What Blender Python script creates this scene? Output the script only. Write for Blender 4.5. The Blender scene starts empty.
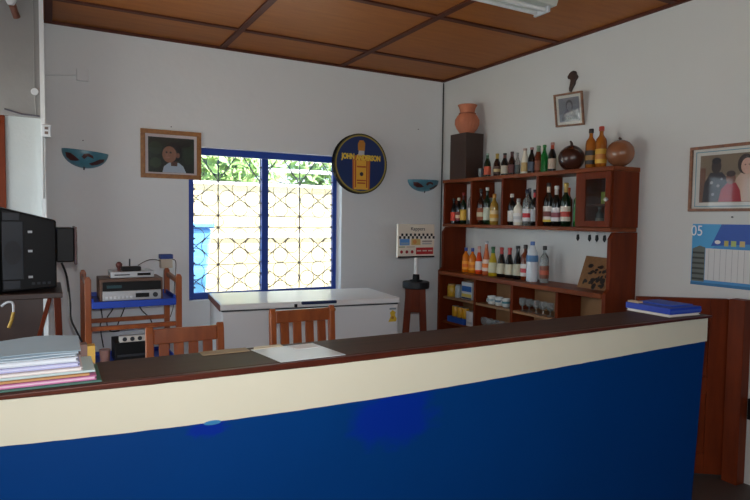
import bpy, math, random
from mathutils import Vector, Matrix

# ------------------------------------------------------------------ camera, world, sun, exposure
SC = bpy.context.scene
COL = SC.collection
PI = math.pi
cam_data = bpy.data.cameras.new('camera')
cam = bpy.data.objects.new('camera', cam_data)
COL.objects.link(cam)
cam_data.sensor_width = 36.0
cam_data.lens = 36.0 * 591.33 / 750.0
cam_data.clip_start = 0.05
_right = Vector((0.87560878, -0.4828368, 0.01333748))
_up = Vector((0.01417458, 0.05328628, 0.99847867))
_fwd = Vector((0.48281295, 0.87408764, -0.05350195))
_m = Matrix((_right, _up, -_fwd)).transposed().to_4x4()
_m.translation = (0, 0, 1.5)
cam.matrix_world = _m
SC.camera = cam

world = bpy.data.worlds.new('sky')
SC.world = world
world.use_nodes = True
world.node_tree.nodes['Background'].inputs[0].default_value = (0.76, 0.89, 1.0, 1)
world.node_tree.nodes['Background'].inputs[1].default_value = 1.0

sun_data = bpy.data.lights.new('sun', 'SUN')
sun_data.energy = 9.0
sun_data.angle = math.radians(0.6)
sun_data.color = (1.0, 0.96, 0.90)
sun = bpy.data.objects.new('sun', sun_data)
COL.objects.link(sun)
sun.rotation_euler = Vector((-0.55, 0.30, -0.78)).to_track_quat('-Z', 'Y').to_euler()

def portal(name, loc, target, sx, sy):
    d = bpy.data.lights.new(name, 'AREA')
    d.shape = 'RECTANGLE'; d.size = sx; d.size_y = sy
    d.cycles.is_portal = True
    o = bpy.data.objects.new(name, d); COL.objects.link(o)
    o.location = loc
    o.rotation_euler = (Vector(target) - Vector(loc)).to_track_quat('-Z', 'Y').to_euler()
portal('daylight_opening', (0.2, -2.9, 2.0), (0.2, 0, 2.0), 2.4, 1.4)
portal('daylight_side_opening', (-1.05, 3.65, 1.1), (0, 3.65, 1.1), 1.6, 2.0)  # portal at the unseen side opening, sized for the light
portal('daylight_window', (1.67, 5.2, 1.44), (1.67, 4, 1.44), 1.35, 1.25)

# the photographer's flash, fired from just above the lens
fl = bpy.data.lights.new('camera_flash', 'AREA'); fl.shape = 'DISK'; fl.size = 0.06; fl.energy = 8.5; fl.color = (1.0, 0.98, 0.96)
flash = bpy.data.objects.new('camera_flash', fl); COL.objects.link(flash)
flash.location = (0.01, 0.02, 1.63); flash.rotation_euler = _fwd.to_track_quat('-Z', 'Y').to_euler()

vs = SC.view_settings
vs.view_transform = 'Standard'; vs.look = 'None'; vs.gamma = 1.0
vs.use_curve_mapping = False
vs.exposure = 1.68
SC.cycles.max_bounces = 10
SC.cycles.diffuse_bounces = 6
SC.cycles.transparent_max_bounces = 16
SC.cycles.sample_clamp_indirect = 6.0

# ------------------------------------------------------------------ materials
MATS = {}
def lin(c):
    return tuple(((v / 255.0) / 12.92 if v <= 10 else ((v / 255.0 + 0.055) / 1.055) ** 2.4) for v in c)

def mat(name, rgb, rough=0.6, metal=0.0, spec=0.5, trans=0.0, noise=0.0, nscale=8.0, bump=0.0, bscale=40.0, coat=0.0, rgb2=None, stretch=None, alpha=1.0):
    """procedural principled material; rgb is sRGB 0..255; noise mixes rgb with rgb2 (or a darker rgb)"""
    if name in MATS: return MATS[name]
    m = bpy.data.materials.new(name); m.use_nodes = True
    nt = m.node_tree; b = nt.nodes['Principled BSDF']
    c = lin(rgb)
    b.inputs['Base Color'].default_value = (*c, 1)
    b.inputs['Roughness'].default_value = rough
    b.inputs['Metallic'].default_value = metal
    b.inputs['Specular IOR Level'].default_value = spec
    b.inputs['Transmission Weight'].default_value = trans
    b.inputs['Coat Weight'].default_value = coat
    b.inputs['Alpha'].default_value = alpha
    if noise > 0 or bump > 0:
        tc = nt.nodes.new('ShaderNodeTexCoord')
        mp = nt.nodes.new('ShaderNodeMapping')
        nt.links.new(tc.outputs['Object'], mp.inputs['Vector'])
        if stretch: mp.inputs['Scale'].default_value = stretch
    if noise > 0:
        n = nt.nodes.new('ShaderNodeTexNoise'); n.inputs['Scale'].default_value = nscale; n.inputs['Detail'].default_value = 6; n.inputs['Roughness'].default_value = 0.6
        nt.links.new(mp.outputs[0], n.inputs['Vector'])
        r = nt.nodes.new('ShaderNodeValToRGB')
        r.color_ramp.elements[0].position = 0.32; r.color_ramp.elements[1].position = 0.68
        c2 = lin(rgb2) if rgb2 else tuple(v * 0.45 for v in c)
        r.color_ramp.elements[0].color = (*[c[i] * (1 - noise) + c2[i] * noise for i in range(3)], 1)
        r.color_ramp.elements[1].color = (*c, 1)
        nt.links.new(n.outputs['Fac'], r.inputs['Fac'])
        nt.links.new(r.outputs['Color'], b.inputs['Base Color'])
    if bump > 0:
        n2 = nt.nodes.new('ShaderNodeTexNoise'); n2.inputs['Scale'].default_value = bscale; n2.inputs['Detail'].default_value = 5
        nt.links.new(mp.outputs[0], n2.inputs['Vector'])
        bp = nt.nodes.new('ShaderNodeBump'); bp.inputs['Strength'].default_value = bump; bp.inputs['Distance'].default_value = 0.01
        nt.links.new(n2.outputs['Fac'], bp.inputs['Height'])
        nt.links.new(bp.outputs['Normal'], b.inputs['Normal'])
    MATS[name] = m
    return m

def thin_glass(name, tint=(0.95, 0.98, 0.97), gloss=0.08):
    if name in MATS: return MATS[name]
    m = bpy.data.materials.new(name); m.use_nodes = True
    nt = m.node_tree; nt.nodes.remove(nt.nodes['Principled BSDF'])
    t = nt.nodes.new('ShaderNodeBsdfTransparent'); t.inputs[0].default_value = (*tint, 1)
    g = nt.nodes.new('ShaderNodeBsdfGlossy'); g.inputs['Roughness'].default_value = 0.04
    mx = nt.nodes.new('ShaderNodeMixShader'); mx.inputs[0].default_value = gloss
    nt.links.new(t.outputs[0], mx.inputs[1]); nt.links.new(g.outputs[0], mx.inputs[2])
    nt.links.new(mx.outputs[0], nt.nodes['Material Output'].inputs['Surface'])
    MATS[name] = m
    return m

M_wall = mat('painted_plaster', (226, 230, 232), 0.75, noise=0.10, nscale=1.3, rgb2=(204, 207, 208), bump=0.25, bscale=14)
M_wallr = mat('painted_plaster_dimmed', (208, 211, 210), 0.75, noise=0.12, nscale=1.3, rgb2=(186, 188, 186), bump=0.25, bscale=14)  # right wall plaster, greyed to hold its brightness down
M_wallgrey = mat('grey_cement', (150, 149, 148), 0.8, noise=0.35, nscale=3, rgb2=(118, 117, 116), bump=0.3, bscale=16)
M_floor = mat('floor_cement', (176, 176, 172), 0.55, noise=0.3, nscale=4, rgb2=(150, 150, 146), bump=0.15, bscale=30)
M_ply = mat('varnished_plywood', (168, 100, 36), 0.5, spec=0.25, noise=0.55, nscale=3.0, rgb2=(138, 74, 22), stretch=(0.9, 7, 1))
M_batten = mat('dark_batten', (92, 48, 34), 0.6, spec=0.2, noise=0.4, nscale=6)
M_wood = mat('dark_varnished_wood', (118, 48, 18), 0.45, spec=0.15, noise=0.6, nscale=5, rgb2=(68, 24, 8), stretch=(3, 3, 0.5))
M_woodh = mat('dark_varnished_board', (134, 68, 30), 0.4, spec=0.2, noise=0.6, nscale=5, rgb2=(82, 34, 18), stretch=(3, 0.5, 3))
M_wooddark = mat('very_dark_wood', (62, 42, 34), 0.4, noise=0.4, nscale=6, stretch=(3, 3, 0.6))
M_top = mat('counter_top_wood', (78, 56, 44), 0.5, spec=0.2, noise=0.6, nscale=3.5, rgb2=(48, 32, 25), stretch=(0.6, 5, 5))
M_nose = mat('counter_nosing_wood', (92, 40, 24), 0.4, spec=0.3, noise=0.7, nscale=9, rgb2=(50, 20, 13), stretch=(1, 4, 4))
M_chair = mat('orange_varnished_wood', (170, 92, 44), 0.32, noise=0.6, nscale=6, rgb2=(112, 52, 24), stretch=(3, 3, 0.5), coat=0.2)
M_cream = mat('cream_gloss_paint', (226, 222, 200), 0.42, noise=0.16, nscale=3, rgb2=(205, 198, 170), bump=0.06, bscale=12)
M_blueframe = mat('blue_window_paint', (26, 66, 158), 0.4, noise=0.2, nscale=10)
M_white = mat('white_enamel', (232, 234, 234), 0.3, noise=0.05, nscale=2)
M_whitegrey = mat('white_grey_enamel', (214, 218, 222), 0.35, noise=0.05, nscale=2)
M_black = mat('black_plastic', (17, 18, 20), 0.5, spec=0.25, noise=0.2, nscale=20)
M_dgrey = mat('dark_grey_plastic', (52, 56, 62), 0.5, spec=0.3, noise=0.15, nscale=20)
M_silver = mat('silver_plastic', (186, 188, 190), 0.35, metal=0.5, noise=0.1, nscale=12)
M_bluetray = mat('blue_painted_tray', (22, 72, 190), 0.42, noise=0.2, nscale=8)
M_iron = mat('grille_iron', (70, 66, 80), 0.5, noise=0.3, nscale=20)
M_paper = mat('white_paper', (224, 226, 226), 0.6, noise=0.05, nscale=10)
M_terra = mat('terracotta_clay', (196, 120, 88), 0.7, noise=0.4, nscale=9, rgb2=(164, 88, 60), bump=0.2)
M_cable = mat('black_cable', (28, 28, 30), 0.5, noise=0.1)
M_glass = thin_glass('clear_louvre_glass')
M_doorglass = thin_glass('cabinet_glass', (0.8, 0.82, 0.8), 0.04)

# blue counter paint with its more violet patches
def blue_paint():
    m = mat('blue_gloss_paint', (0, 58, 124), 0.4, spec=0.22, noise=0.35, nscale=1.6, rgb2=(0, 48, 106))
    nt = m.node_tree; b = nt.nodes['Principled BSDF']
    src = b.inputs['Base Color'].links[0].from_socket
    tc = nt.nodes.new('ShaderNodeTexCoord')
    out = src
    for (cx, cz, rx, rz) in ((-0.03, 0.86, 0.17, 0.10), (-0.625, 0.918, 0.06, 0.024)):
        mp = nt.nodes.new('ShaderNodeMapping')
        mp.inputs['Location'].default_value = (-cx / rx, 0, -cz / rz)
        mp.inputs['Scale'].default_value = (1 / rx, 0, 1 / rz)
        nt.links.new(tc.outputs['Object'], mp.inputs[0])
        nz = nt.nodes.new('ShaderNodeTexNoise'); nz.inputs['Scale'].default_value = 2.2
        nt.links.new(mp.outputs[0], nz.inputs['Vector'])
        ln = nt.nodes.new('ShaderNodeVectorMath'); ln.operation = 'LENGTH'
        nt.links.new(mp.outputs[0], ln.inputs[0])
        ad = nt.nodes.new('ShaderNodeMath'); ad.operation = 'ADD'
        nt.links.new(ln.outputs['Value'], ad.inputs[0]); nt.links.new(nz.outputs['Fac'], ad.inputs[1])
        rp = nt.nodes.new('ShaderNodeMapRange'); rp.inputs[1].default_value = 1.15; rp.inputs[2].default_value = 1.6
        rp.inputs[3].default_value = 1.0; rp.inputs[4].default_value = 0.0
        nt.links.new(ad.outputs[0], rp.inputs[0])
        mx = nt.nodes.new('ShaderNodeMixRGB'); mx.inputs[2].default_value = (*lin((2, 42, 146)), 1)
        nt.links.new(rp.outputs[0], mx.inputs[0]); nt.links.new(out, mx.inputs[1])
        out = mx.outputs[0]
    nt.links.new(out, b.inputs['Base Color'])
    return m
M_blue = blue_paint()

def flat(rgb, rough=0.5):
    return mat('print_%02x%02x%02x' % tuple(rgb), rgb, rough, noise=0.06, nscale=30)

# ------------------------------------------------------------------ mesh helpers
def origin_of(o):
    v = Vector((0, 0, 0))
    while o is not None:
        v += o.location; o = o.parent
    return v

class MB:
    def __init__(s): s.v = []; s.f = []; s.m = []
    def add(s, vs, fs, m=0):
        b = len(s.v); s.v += [tuple(v) for v in vs]
        for f in fs: s.f.append([i + b for i in f]); s.m.append(m)
        return s
    def box(s, x0, x1, y0, y1, z0, z1, m=0):
        return s.add([(x0, y0, z0), (x1, y0, z0), (x1, y1, z0), (x0, y1, z0), (x0, y0, z1), (x1, y0, z1), (x1, y1, z1), (x0, y1, z1)],
                     [(0, 3, 2, 1), (4, 5, 6, 7), (0, 1, 5, 4), (1, 2, 6, 5), (2, 3, 7, 6), (3, 0, 4, 7)], m)
    def hexa(s, bottom, top, m=0):
        return s.add(list(bottom) + list(top), [(0, 3, 2, 1), (4, 5, 6, 7), (0, 1, 5, 4), (1, 2, 6, 5), (2, 3, 7, 6), (3, 0, 4, 7)], m)
    def bar(s, a, b, w, h, up=(0, 0, 1), m=0):
        a = Vector(a); b = Vector(b); d = (b - a).normalized(); up = Vector(up)
        if abs(d.dot(up)) > 0.98: up = Vector((0, 1, 0))
        x = d.cross(up).normalized() * (w / 2); y = x.cross(d).normalized() * (h / 2)
        return s.hexa([a - x - y, a + x - y, a + x + y, a - x + y], [b - x - y, b + x - y, b + x + y, b - x + y], m)
    def tube(s, pts, r, n=8, m=0, closed=False):
        pts = [Vector(p) for p in pts]; N = len(pts); rings = []
        prev = None
        for i, p in enumerate(pts):
            if closed: d = pts[(i + 1) % N] - pts[i - 1]
            else: d = pts[min(i + 1, N - 1)] - pts[max(i - 1, 0)]
            d.normalize()
            if prev is None:
                u = Vector((0, 0, 1)) if abs(d.z) < 0.9 else Vector((1, 0, 0))
                u = (u - d * u.dot(d)).normalized()
            else:
                u = prev - d * prev.dot(d)
                u.normalize()
            prev = u; w = d.cross(u)
            rr = r[i] if isinstance(r, (list, tuple)) else r
            rings.append([p + (u * math.cos(2 * PI * k / n) + w * math.sin(2 * PI * k / n)) * rr for k in range(n)])
        vs = [v for rg in rings for v in rg]; fs = []
        for i in range(N if closed else N - 1):
            j = (i + 1) % N
            for k in range(n):
                l = (k + 1) % n
                fs.append((i * n + k, i * n + l, j * n + l, j * n + k))
        if not closed:
            fs.append(tuple(range(n - 1, -1, -1))); fs.append(tuple((N - 1) * n + k for k in range(n)))
        return s.add(vs, fs, m)
    def lathe(s, prof, c=(0, 0, 0), n=16, m=0, sq=1.0):
        """prof: (r, z) from bottom to top round a vertical axis through c"""
        vs = []; fs = []
        for (r, z) in prof:
            for k in range(n):
                a = 2 * PI * k / n
                vs.append((c[0] + r * math.cos(a) * sq, c[1] + r * math.sin(a), c[2] + z))
        for i in range(len(prof) - 1):
            for k in range(n):
                l = (k + 1) % n
                fs.append((i * n + k, i * n + l, (i + 1) * n + l, (i + 1) * n + k))
        if prof[0][0] > 1e-6: fs.append(tuple(range(n - 1, -1, -1)))
        if prof[-1][0] > 1e-6: fs.append(tuple((len(prof) - 1) * n + k for k in range(n)))
        return s.add(vs, fs, m)
    def prism(s, poly, to3, t0, t1, m=0):
        """poly of 2-D points carried to 3-D by to3(u, v, t), solid between t0 and t1"""
        n = len(poly)
        vs = [to3(u, v, t0) for u, v in poly] + [to3(u, v, t1) for u, v in poly]
        fs = [tuple(range(n - 1, -1, -1)), tuple(range(n, 2 * n))] + [(i, (i + 1) % n, n + (i + 1) % n, n + i) for i in range(n)]
        return s.add(vs, fs, m)
    def build(s, name, mats, parent=None, bevel=0.0, smooth=False, label=None, cat=None, group=None, kind=None, origin=None):
        if not isinstance(mats, (list, tuple)): mats = [mats]
        if parent is not None: o0 = origin_of(parent)
        elif origin is not None: o0 = Vector(origin)
        else:
            xs = [v[0] for v in s.v]; ys = [v[1] for v in s.v]; zs = [v[2] for v in s.v]
            o0 = Vector(((min(xs) + max(xs)) / 2, (min(ys) + max(ys)) / 2, min(zs)))
        me = bpy.data.meshes.new(name)
        me.from_pydata([(v[0] - o0.x, v[1] - o0.y, v[2] - o0.z) for v in s.v], [], s.f)
        for m in mats: me.materials.append(m)
        for p, mi in zip(me.polygons, s.m): p.material_index = mi; p.use_smooth = smooth
        me.validate()
        import bmesh
        bm = bmesh.new(); bm.from_mesh(me); bmesh.ops.recalc_face_normals(bm, faces=bm.faces); bm.to_mesh(me); bm.free()
        if smooth:
            try: me.set_sharp_from_angle(angle=math.radians(50))
            except Exception: pass
        o = bpy.data.objects.new(name, me); COL.objects.link(o)
        if parent is None: o.location = o0
        else: o.parent = parent
        if bevel > 0:
            bv = o.modifiers.new('bevel', 'BEVEL'); bv.width = bevel; bv.segments = 2; bv.limit_method = 'ANGLE'
        tag(o, label, cat, group, kind)
        return o

def tag(o, label=None, cat=None, group=None, kind=None):
    if label: o['label'] = label
    if cat: o['category'] = cat
    if group: o['group'] = group
    if kind: o['kind'] = kind
    return o

def thing(name, loc, label, cat, group=None, rotz=0.0, kind=None):
    o = bpy.data.objects.new(name, None); COL.objects.link(o)
    o.location = loc; o.rotation_euler = (0, 0, rotz); o.empty_display_size = 0.1
    return tag(o, label, cat, group, kind)

def B(*a): return MB().box(*a)
def circle(cx, cy, r, n=20, ry=None, a0=0.0, a1=2 * PI):
    ry = r if ry is None else ry
    full = abs(a1 - a0 - 2 * PI) < 1e-6
    k = n if full else n + 1
    return [(cx + r * math.cos(a0 + (a1 - a0) * i / n), cy + ry * math.sin(a0 + (a1 - a0) * i / n)) for i in range(k)]
def rect(x0, x1, y0, y1): return [(x0, y0), (x1, y0), (x1, y1), (x0, y1)]

def layered(name, layers, to3, parent, step=0.0004, t=0.0):
    """flat print: coloured shapes laid one over the other, each a hair thick"""
    mb = MB(); mats = []
    for i, (poly, c) in enumerate(layers):
        mm = flat(c)
        if mm not in mats: mats.append(mm)
        mb.prism(poly, to3, t + i * step, t + (i + 1) * step, mats.index(mm))
    return mb.build(name, mats, parent)

def lettering(text, loc, rot, size, rgb, parent, name='lettering', extrude=0.0006, width=None, bold=0.0):
    c = bpy.data.curves.new(name, 'FONT'); c.body = text; c.size = size; c.extrude = extrude; c.offset = bold
    c.align_x = 'CENTER'; c.align_y = 'CENTER'
    tmp = bpy.data.objects.new('tmp_text', c); COL.objects.link(tmp)
    bpy.context.view_layer.update()
    me = bpy.data.meshes.new_from_object(tmp.evaluated_get(bpy.context.evaluated_depsgraph_get()))
    bpy.data.objects.remove(tmp)
    xs_ = [v.co.x for v in me.vertices]
    k = width / (max(xs_) - min(xs_)) if width else 1.0
    for v in me.vertices: v.co.x *= k
    me.materials.clear(); me.materials.append(flat(rgb))
    o = bpy.data.objects.new(name, me); COL.objects.link(o)
    o.parent = parent
    o.location = Vector(loc) - origin_of(parent); o.rotation_euler = rot
    return o
FACE_BACK = (PI / 2, 0, 0)          # text on a wall facing -Y
FACE_RIGHT = (PI / 2, 0, -PI / 2)   # text on a wall facing -X

# ------------------------------------------------------------------ the room
CEIL = 2.89
XR, YB = 3.5, 4.95
floor = B(-1.15, 3.7, 2.35, 5.15, -0.12, 0).build('floor', M_floor, kind='structure')
M_floordark = mat('dark_floor_paint', (78, 66, 60), 0.5, noise=0.4, nscale=4, rgb2=(56, 46, 42))
B(-1.15, 3.7, -3.9, 2.349, -0.12, 0).build('floor', M_floordark, kind='structure')

# back wall with the window hole
wx0, wx1, wz0, wz1 = 1.0, 2.375, 0.80, 2.065
wb = MB()
wb.box(-0.012, wx0, YB, 5.15, 0, CEIL); wb.box(wx1, 3.7, YB, 5.15, 0, CEIL)
wb.box(wx0, wx1, YB, 5.15, 0, wz0); wb.box(wx0, wx1, YB, 5.15, wz1, CEIL)
wb.build('wall_back', M_wall, kind='structure')
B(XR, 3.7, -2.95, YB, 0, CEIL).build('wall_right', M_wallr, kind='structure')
# customer side: unseen rear and left openings, shaped to balance the light
wr = thing('wall_rear', (1, -3.0, 0), None, None, kind='structure')
B(1.4, 3.7, -3.05, -2.95, 1.3, CEIL).build('upper_wall', M_wall, wr)
B(-1.15, 1.4, -3.05, -2.95, 2.7, CEIL).build('upper_wall', M_wall, wr)
B(-1.15, 3.7, -3.05, -2.95, 0, 1.3).build('added_blue_dado', M_blue, wr)  # unseen sill wall, raised and kept dark to cut light on the counter
B(3.488, 3.4995, -2.95, 1.5, 0, 1.3).build('added_wall_dado', M_blue, kind='structure')  # unseen dado added to weaken the bounce onto the counter front
wc = thing('wall_side', (-1.08, 2, 0), None, None, kind='structure')
for (y0, y1, z0, z1) in ((-2.95, 2.85, 1.3, CEIL), (2.85, 4.45, 2.1, CEIL)):
    B(-1.15, -1.0, y0, y1, z0, z1).build('upper_wall', M_wall, wc)
for (y0, y1, z0, z1) in ((-2.95, 2.85, 0, 1.3), (2.85, 4.45, 0, 0.1)):
    B(-1.15, -1.0, y0, y1, z0, z1).build('added_blue_dado', M_blue, wc)  # dark lower paint added out of view to reduce bounced light
# the return wall left of the bar corner: white post, cement lintel above a doorway
wl = thing('wall_left', (-0.1, 4.6, 0), None, None, kind='structure')
B(-0.235, -0.012, 4.5, 5.15, 0, 2.125).build('white_post', mat('grey_white_paint', (196, 202, 202), 0.7, noise=0.15, nscale=2, bump=0.2), wl)  # slightly greyer white than the back wall
B(-1.0, -0.012, 4.46, 5.15, 2.125, CEIL).build('lintel', M_wallgrey, wl)
B(-0.036, -0.010, 4.44, 4.4599, 2.127, CEIL - 0.01).build('corner_strip', M_wall, wl)
B(-0.036, -0.010, 4.44, 4.4999, 0, 2.126).build('corner_strip', M_wall, wl)
dr = thing('door_1', (-0.6, 4.6, 0), None, None, kind='structure')
for x in (-0.999, -0.275):
    B(x, x + 0.04, 4.48, 4.6, 0, 2.08).build('door_jamb', M_wood, dr, bevel=0.004)
B(-0.999, -0.235, 4.48, 4.6, 2.08, 2.125).build('door_head', M_wood, dr, bevel=0.004)

# ceiling: plywood sheets with battens
ceil = B(-1.16, 3.7, -3.05, 5.15, CEIL + 0.012, CEIL + 0.14).build('ceiling', M_batten, kind='structure')
xs = [-1.0, 0.02, 1.27, 2.36, 3.5]
ys = [4.95, 4.41, 3.42, 2.43, 1.44, 0.45, -0.54, -1.53, -2.95]
for i in range(len(xs) - 1):
    for j in range(len(ys) - 1):
        B(xs[i] + 0.001, xs[i + 1] - 0.001, ys[j + 1] + 0.001, ys[j] - 0.001, CEIL, CEIL + 0.011).build('plywood_sheet', M_ply, ceil)
for x in xs[1:-1]:
    B(x - 0.024, x + 0.024, -2.95, YB, CEIL - 0.014, CEIL - 0.0005).build('batten', M_batten, ceil)
for y in ys[1:-1]:
    for i in range(len(xs) - 1):
        B(xs[i] + 0.025, xs[i + 1] - 0.025, y - 0.022, y + 0.022, CEIL - 0.012, CEIL - 0.0005).build('batten', M_batten, ceil)
# dark cornice battens along the walls
B(-0.01, XR, YB - 0.022, YB, CEIL - 0.02, CEIL - 0.0005).build('trim_1', M_batten, kind='structure')
B(XR - 0.022, XR, -2.95, YB - 0.023, CEIL - 0.02, CEIL - 0.0005).build('trim_2', M_batten, kind='structure')
# unseen eaves, added to keep the sun out of the openings
B(-1.16, 3.7, -3.95, -3.06, CEIL + 0.02, CEIL + 0.10).build('sun_shade_eaves', M_batten, kind='structure')
B(-1.7, -1.17, -3.05, 5.15, CEIL + 0.02, CEIL + 0.10).build('sun_shade_eaves', M_batten, kind='structure')

# window: blue frame, glass louvres, iron grille
win = thing('window_1', (1.68, 5.06, wz0), None, None, kind='structure')
fy0, fy1 = 5.03, 5.07
for (a, b_, c, d) in ((wx0, 1.056, wz0, wz1), (2.322, 2.362, wz0, wz1), (1.640, 1.700, wz0 + 0.055, wz1 - 0.06)):
    B(a, b_, fy0, fy1, c, d).build('stile', M_blueframe, win, bevel=0.004)
for (c, d) in ((wz1 - 0.058, wz1), (wz0, wz0 + 0.055)):
    B(1.056, 2.322, fy0, fy1, c, d).build('rail', M_blueframe, win, bevel=0.004)
B(2.362, wx1, 5.02, 5.06, wz0, wz1).build('putty_strip', M_wall, win)
blade_me = None
for (x0, x1) in ((1.058, 1.638), (1.702, 2.320)):
    for k in range(11):
        z = wz0 + 0.10 + k * 0.103
        mb = MB(); t = math.radians(38)
        cx, cz = math.cos(t) * 0.055, math.sin(t) * 0.055
        mb.bar((x0, 5.05, z), (x1, 5.05, z), 0.004, 0.11, up=(0, math.sin(t), math.cos(t)))
        mb.build('louvre_pane', M_glass, win)
    for x in (x0 + 0.006, x1 - 0.006):
        for k in range(11):
            z = wz0 + 0.10 + k * 0.103
            B(x - 0.005, x + 0.005, 5.035, 5.065, z - 0.008, z + 0.006).build('louvre_clip', M_iron, win)
# grille
gy = 5.11
gr = thing('window_grille', (1.68, gy, wz0), 'dark iron security grille of diagonals and rings outside the louvre window', 'grille')
gx0, gx1 = 1.003, 2.372
def gbar(x0, z0, x1, z1, w=0.010):
    # clip to the opening
    pts = [(x0, z0), (x1, z1)]
    for lim, sgn in ((gx0, 1), (gx1, -1)):
        (ax, az), (bx, bz) = pts
        if sgn * (ax - lim) < 0 and sgn * (bx - lim) < 0: return
        if sgn * (ax - lim) < 0: t = (lim - ax) / (bx - ax); pts[0] = (lim, az + (bz - az) * t)
        if sgn * (bx - lim) < 0: t = (lim - ax) / (bx - ax); pts[1] = (lim, az + (bz - az) * t)
    (ax, az), (bx, bz) = pts
    MB().bar((ax, gy, az), (bx, gy, bz), w, w, up=(0, 1, 0)).build('bar', M_iron, gr)
ring_mb = {}
def ring(cx, cz, r):
    if cx - r < gx0 or cx + r > gx1 or cz + r > wz1 or cz - r < wz0: 
        pts = [(cx + r * math.cos(a), gy - 0.007, cz + r * math.sin(a)) for a in [2 * PI * k / 24 for k in range(25)]]
        runs = []; cur = []
        for p in pts:
            if gx0 < p[0] < gx1 and wz0 < p[2] < wz1: cur.append(p)
            else:
                if len(cur) > 2: runs.append(cur)
                cur = []
        if len(cur) > 2: runs.append(cur)
        for rn in runs: MB().tube(rn, 0.0032, 5).build('ring', M_iron, gr)
        return
    if r not in ring_mb:
        o = MB().tube([(cx + r * math.cos(a), gy - 0.007, cz + r * math.sin(a)) for a in [2 * PI * k / 24 for k in range(24)]], 0.0032, 5, closed=True).build('ring', M_iron, gr)
        ring_mb[r] = (o, cx, cz)
    else:
        o, ox, oz = ring_mb[r]
        c = o.copy(); COL.objects.link(c); c.parent = gr
        c.location = (cx - ox, 0, cz - oz)
rows = [(1.505, 1.803), (1.083, 1.405), (wz0, 1.083)]
cells = [(0.905, 1.278), (1.278, 1.651), (1.651, 2.024), (2.024, 2.397)]
for z in (1.803, 1.505, 1.405, 1.083): gbar(gx0, z, gx1, z, 0.006)
for x in (1.278, 1.651, 2.024): gbar(x, wz0, x, wz1, 0.009)
for (z0, z1) in rows:
    for (x0, x1) in cells:
        cx, cz = (x0 + x1) / 2, (z0 + z1) / 2
        gbar(x0, z0, x1, z1, 0.0065); gbar(x0, z1, x1, z0, 0.0065)
        for (dx, dz) in ((0, 0.085), (0, -0.085), (0.112, 0), (-0.112, 0)):
            ring(cx + dx, cz + dz, 0.068)
for (x0, x1) in cells:
    cx = (x0 + x1) / 2
    ring(cx, 1.803 + 0.078, 0.068); ring(x0, 1.803 + 0.15, 0.1)
    ring(x0, 1.455, 0.046)
    gbar(x0, 1.803, cx, 2.06, 0.008); gbar(x1, 1.803, cx, 2.06, 0.008)

# ------------------------------------------------------------------ outside
M_sand = mat('pale_sand', (208, 206, 198), 0.9, noise=0.3, nscale=0.8, rgb2=(190, 184, 172))
B(-30, 40, -30, 60, -0.5, -0.13).build('ground', M_sand, kind='structure')
M_yard = mat('pale_yard_wall', (182, 170, 142), 0.85, noise=0.5, nscale=0.7, rgb2=(152, 134, 98))
yw = thing('yard_wall', (5, 11, -0.13), 'pale cream compound wall across the sunny yard outside the window', 'wall', kind='structure')
B(-4, 14, 11, 11.2, -0.13, 2.09).build('wall_body', M_yard, yw)
B(-4, 14, 10.95, 11.25, 2.09, 2.15).build('coping', M_white, yw)
B(-4, 14, 10.96, 11.0, 1.10, 1.18).build('ledge', M_white, yw)
# white railing of a house beyond
rl = thing('house_railing', (7, 11.6, -0.13), 'white horizontal rails beyond the compound wall', 'railing')
for k, z in enumerate((2.42, 2.70)):
    B(3.85, 9, 11.6, 11.7, z, z + 0.07).build('rail', M_white, rl)
for x in (3.75, 6.4, 9.0):
    B(x, x + 0.1, 11.6, 11.7, -0.13, 2.77).build('post', M_white, rl)
# blue tapered water bin
M_bin = mat('sky_blue_plastic', (112, 178, 240), 0.5, noise=0.15, nscale=3)
bn = thing('water_tank', (1.2, 6.0, -0.13), 'sky blue tapered plastic tank outside the louvre window', 'tank')
def sqr(cx, cy, h, z): return [(cx - h, cy - h, z), (cx + h, cy - h, z), (cx + h, cy + h, z), (cx - h, cy + h, z)]
MB().hexa(sqr(1.16, 6.2, 0.15, -0.13), sqr(1.16, 6.2, 0.265, 1.38)).build('tank_body', M_bin, bn, bevel=0.03)
MB().hexa(sqr(1.16, 6.2, 0.285, 1.38), sqr(1.16, 6.2, 0.285, 1.43)).build('rim', M_bin, bn, bevel=0.01)
# trees behind the wall
def tree(name, x, y, h, spread, label, rgb, rgb2, seed):
    rnd = random.Random(seed)
    t = thing(name, (x, y, -0.13), label, 'tree', 'trees beyond the compound wall')
    M_l = mat('leaf_' + name + str(seed), rgb, 0.7, noise=0.5, nscale=3, rgb2=rgb2)
    M_t = mat('bark', (96, 76, 58), 0.9, noise=0.4, nscale=8)
    MB().tube([(x, y, -0.13), (x + 0.08, y, h * 0.3), (x - 0.05, y + 0.1, h * 0.6)], [0.14, 0.11, 0.06], 8).build('trunk', M_t, t, smooth=True)
    mb = MB()
    for k in range(1500):
        a = rnd.uniform(0, 2 * PI); u = rnd.uniform(-1, 1); rr = rnd.uniform(0.35, 1.0)
        c = Vector((x + spread * rr * math.cos(a) * math.sqrt(1 - u * u), y + spread * rr * math.sin(a) * math.sqrt(1 - u * u), h * 0.62 + h * 0.40 * rr * u))
        d = Vector((rnd.uniform(-1, 1), rnd.uniform(-1, 1), rnd.uniform(-1, 1))).normalized()
        e = d.orthogonal().normalized(); L = rnd.uniform(0.10, 0.22); W = L * 0.42
        mb.add([c - d * L, c + e * W, c + d * L, c - e * W], [(0, 1, 2, 3)])
    cr = mb.build('crown', M_l, t); cr['kind'] = 'stuff'
tree('broadleaf_tree', 3.3, 13.5, 4.0, 1.5, 'bushy green tree behind the compound wall, showing in the left window pane', (134, 166, 96), (84, 116, 62), 1)
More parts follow.
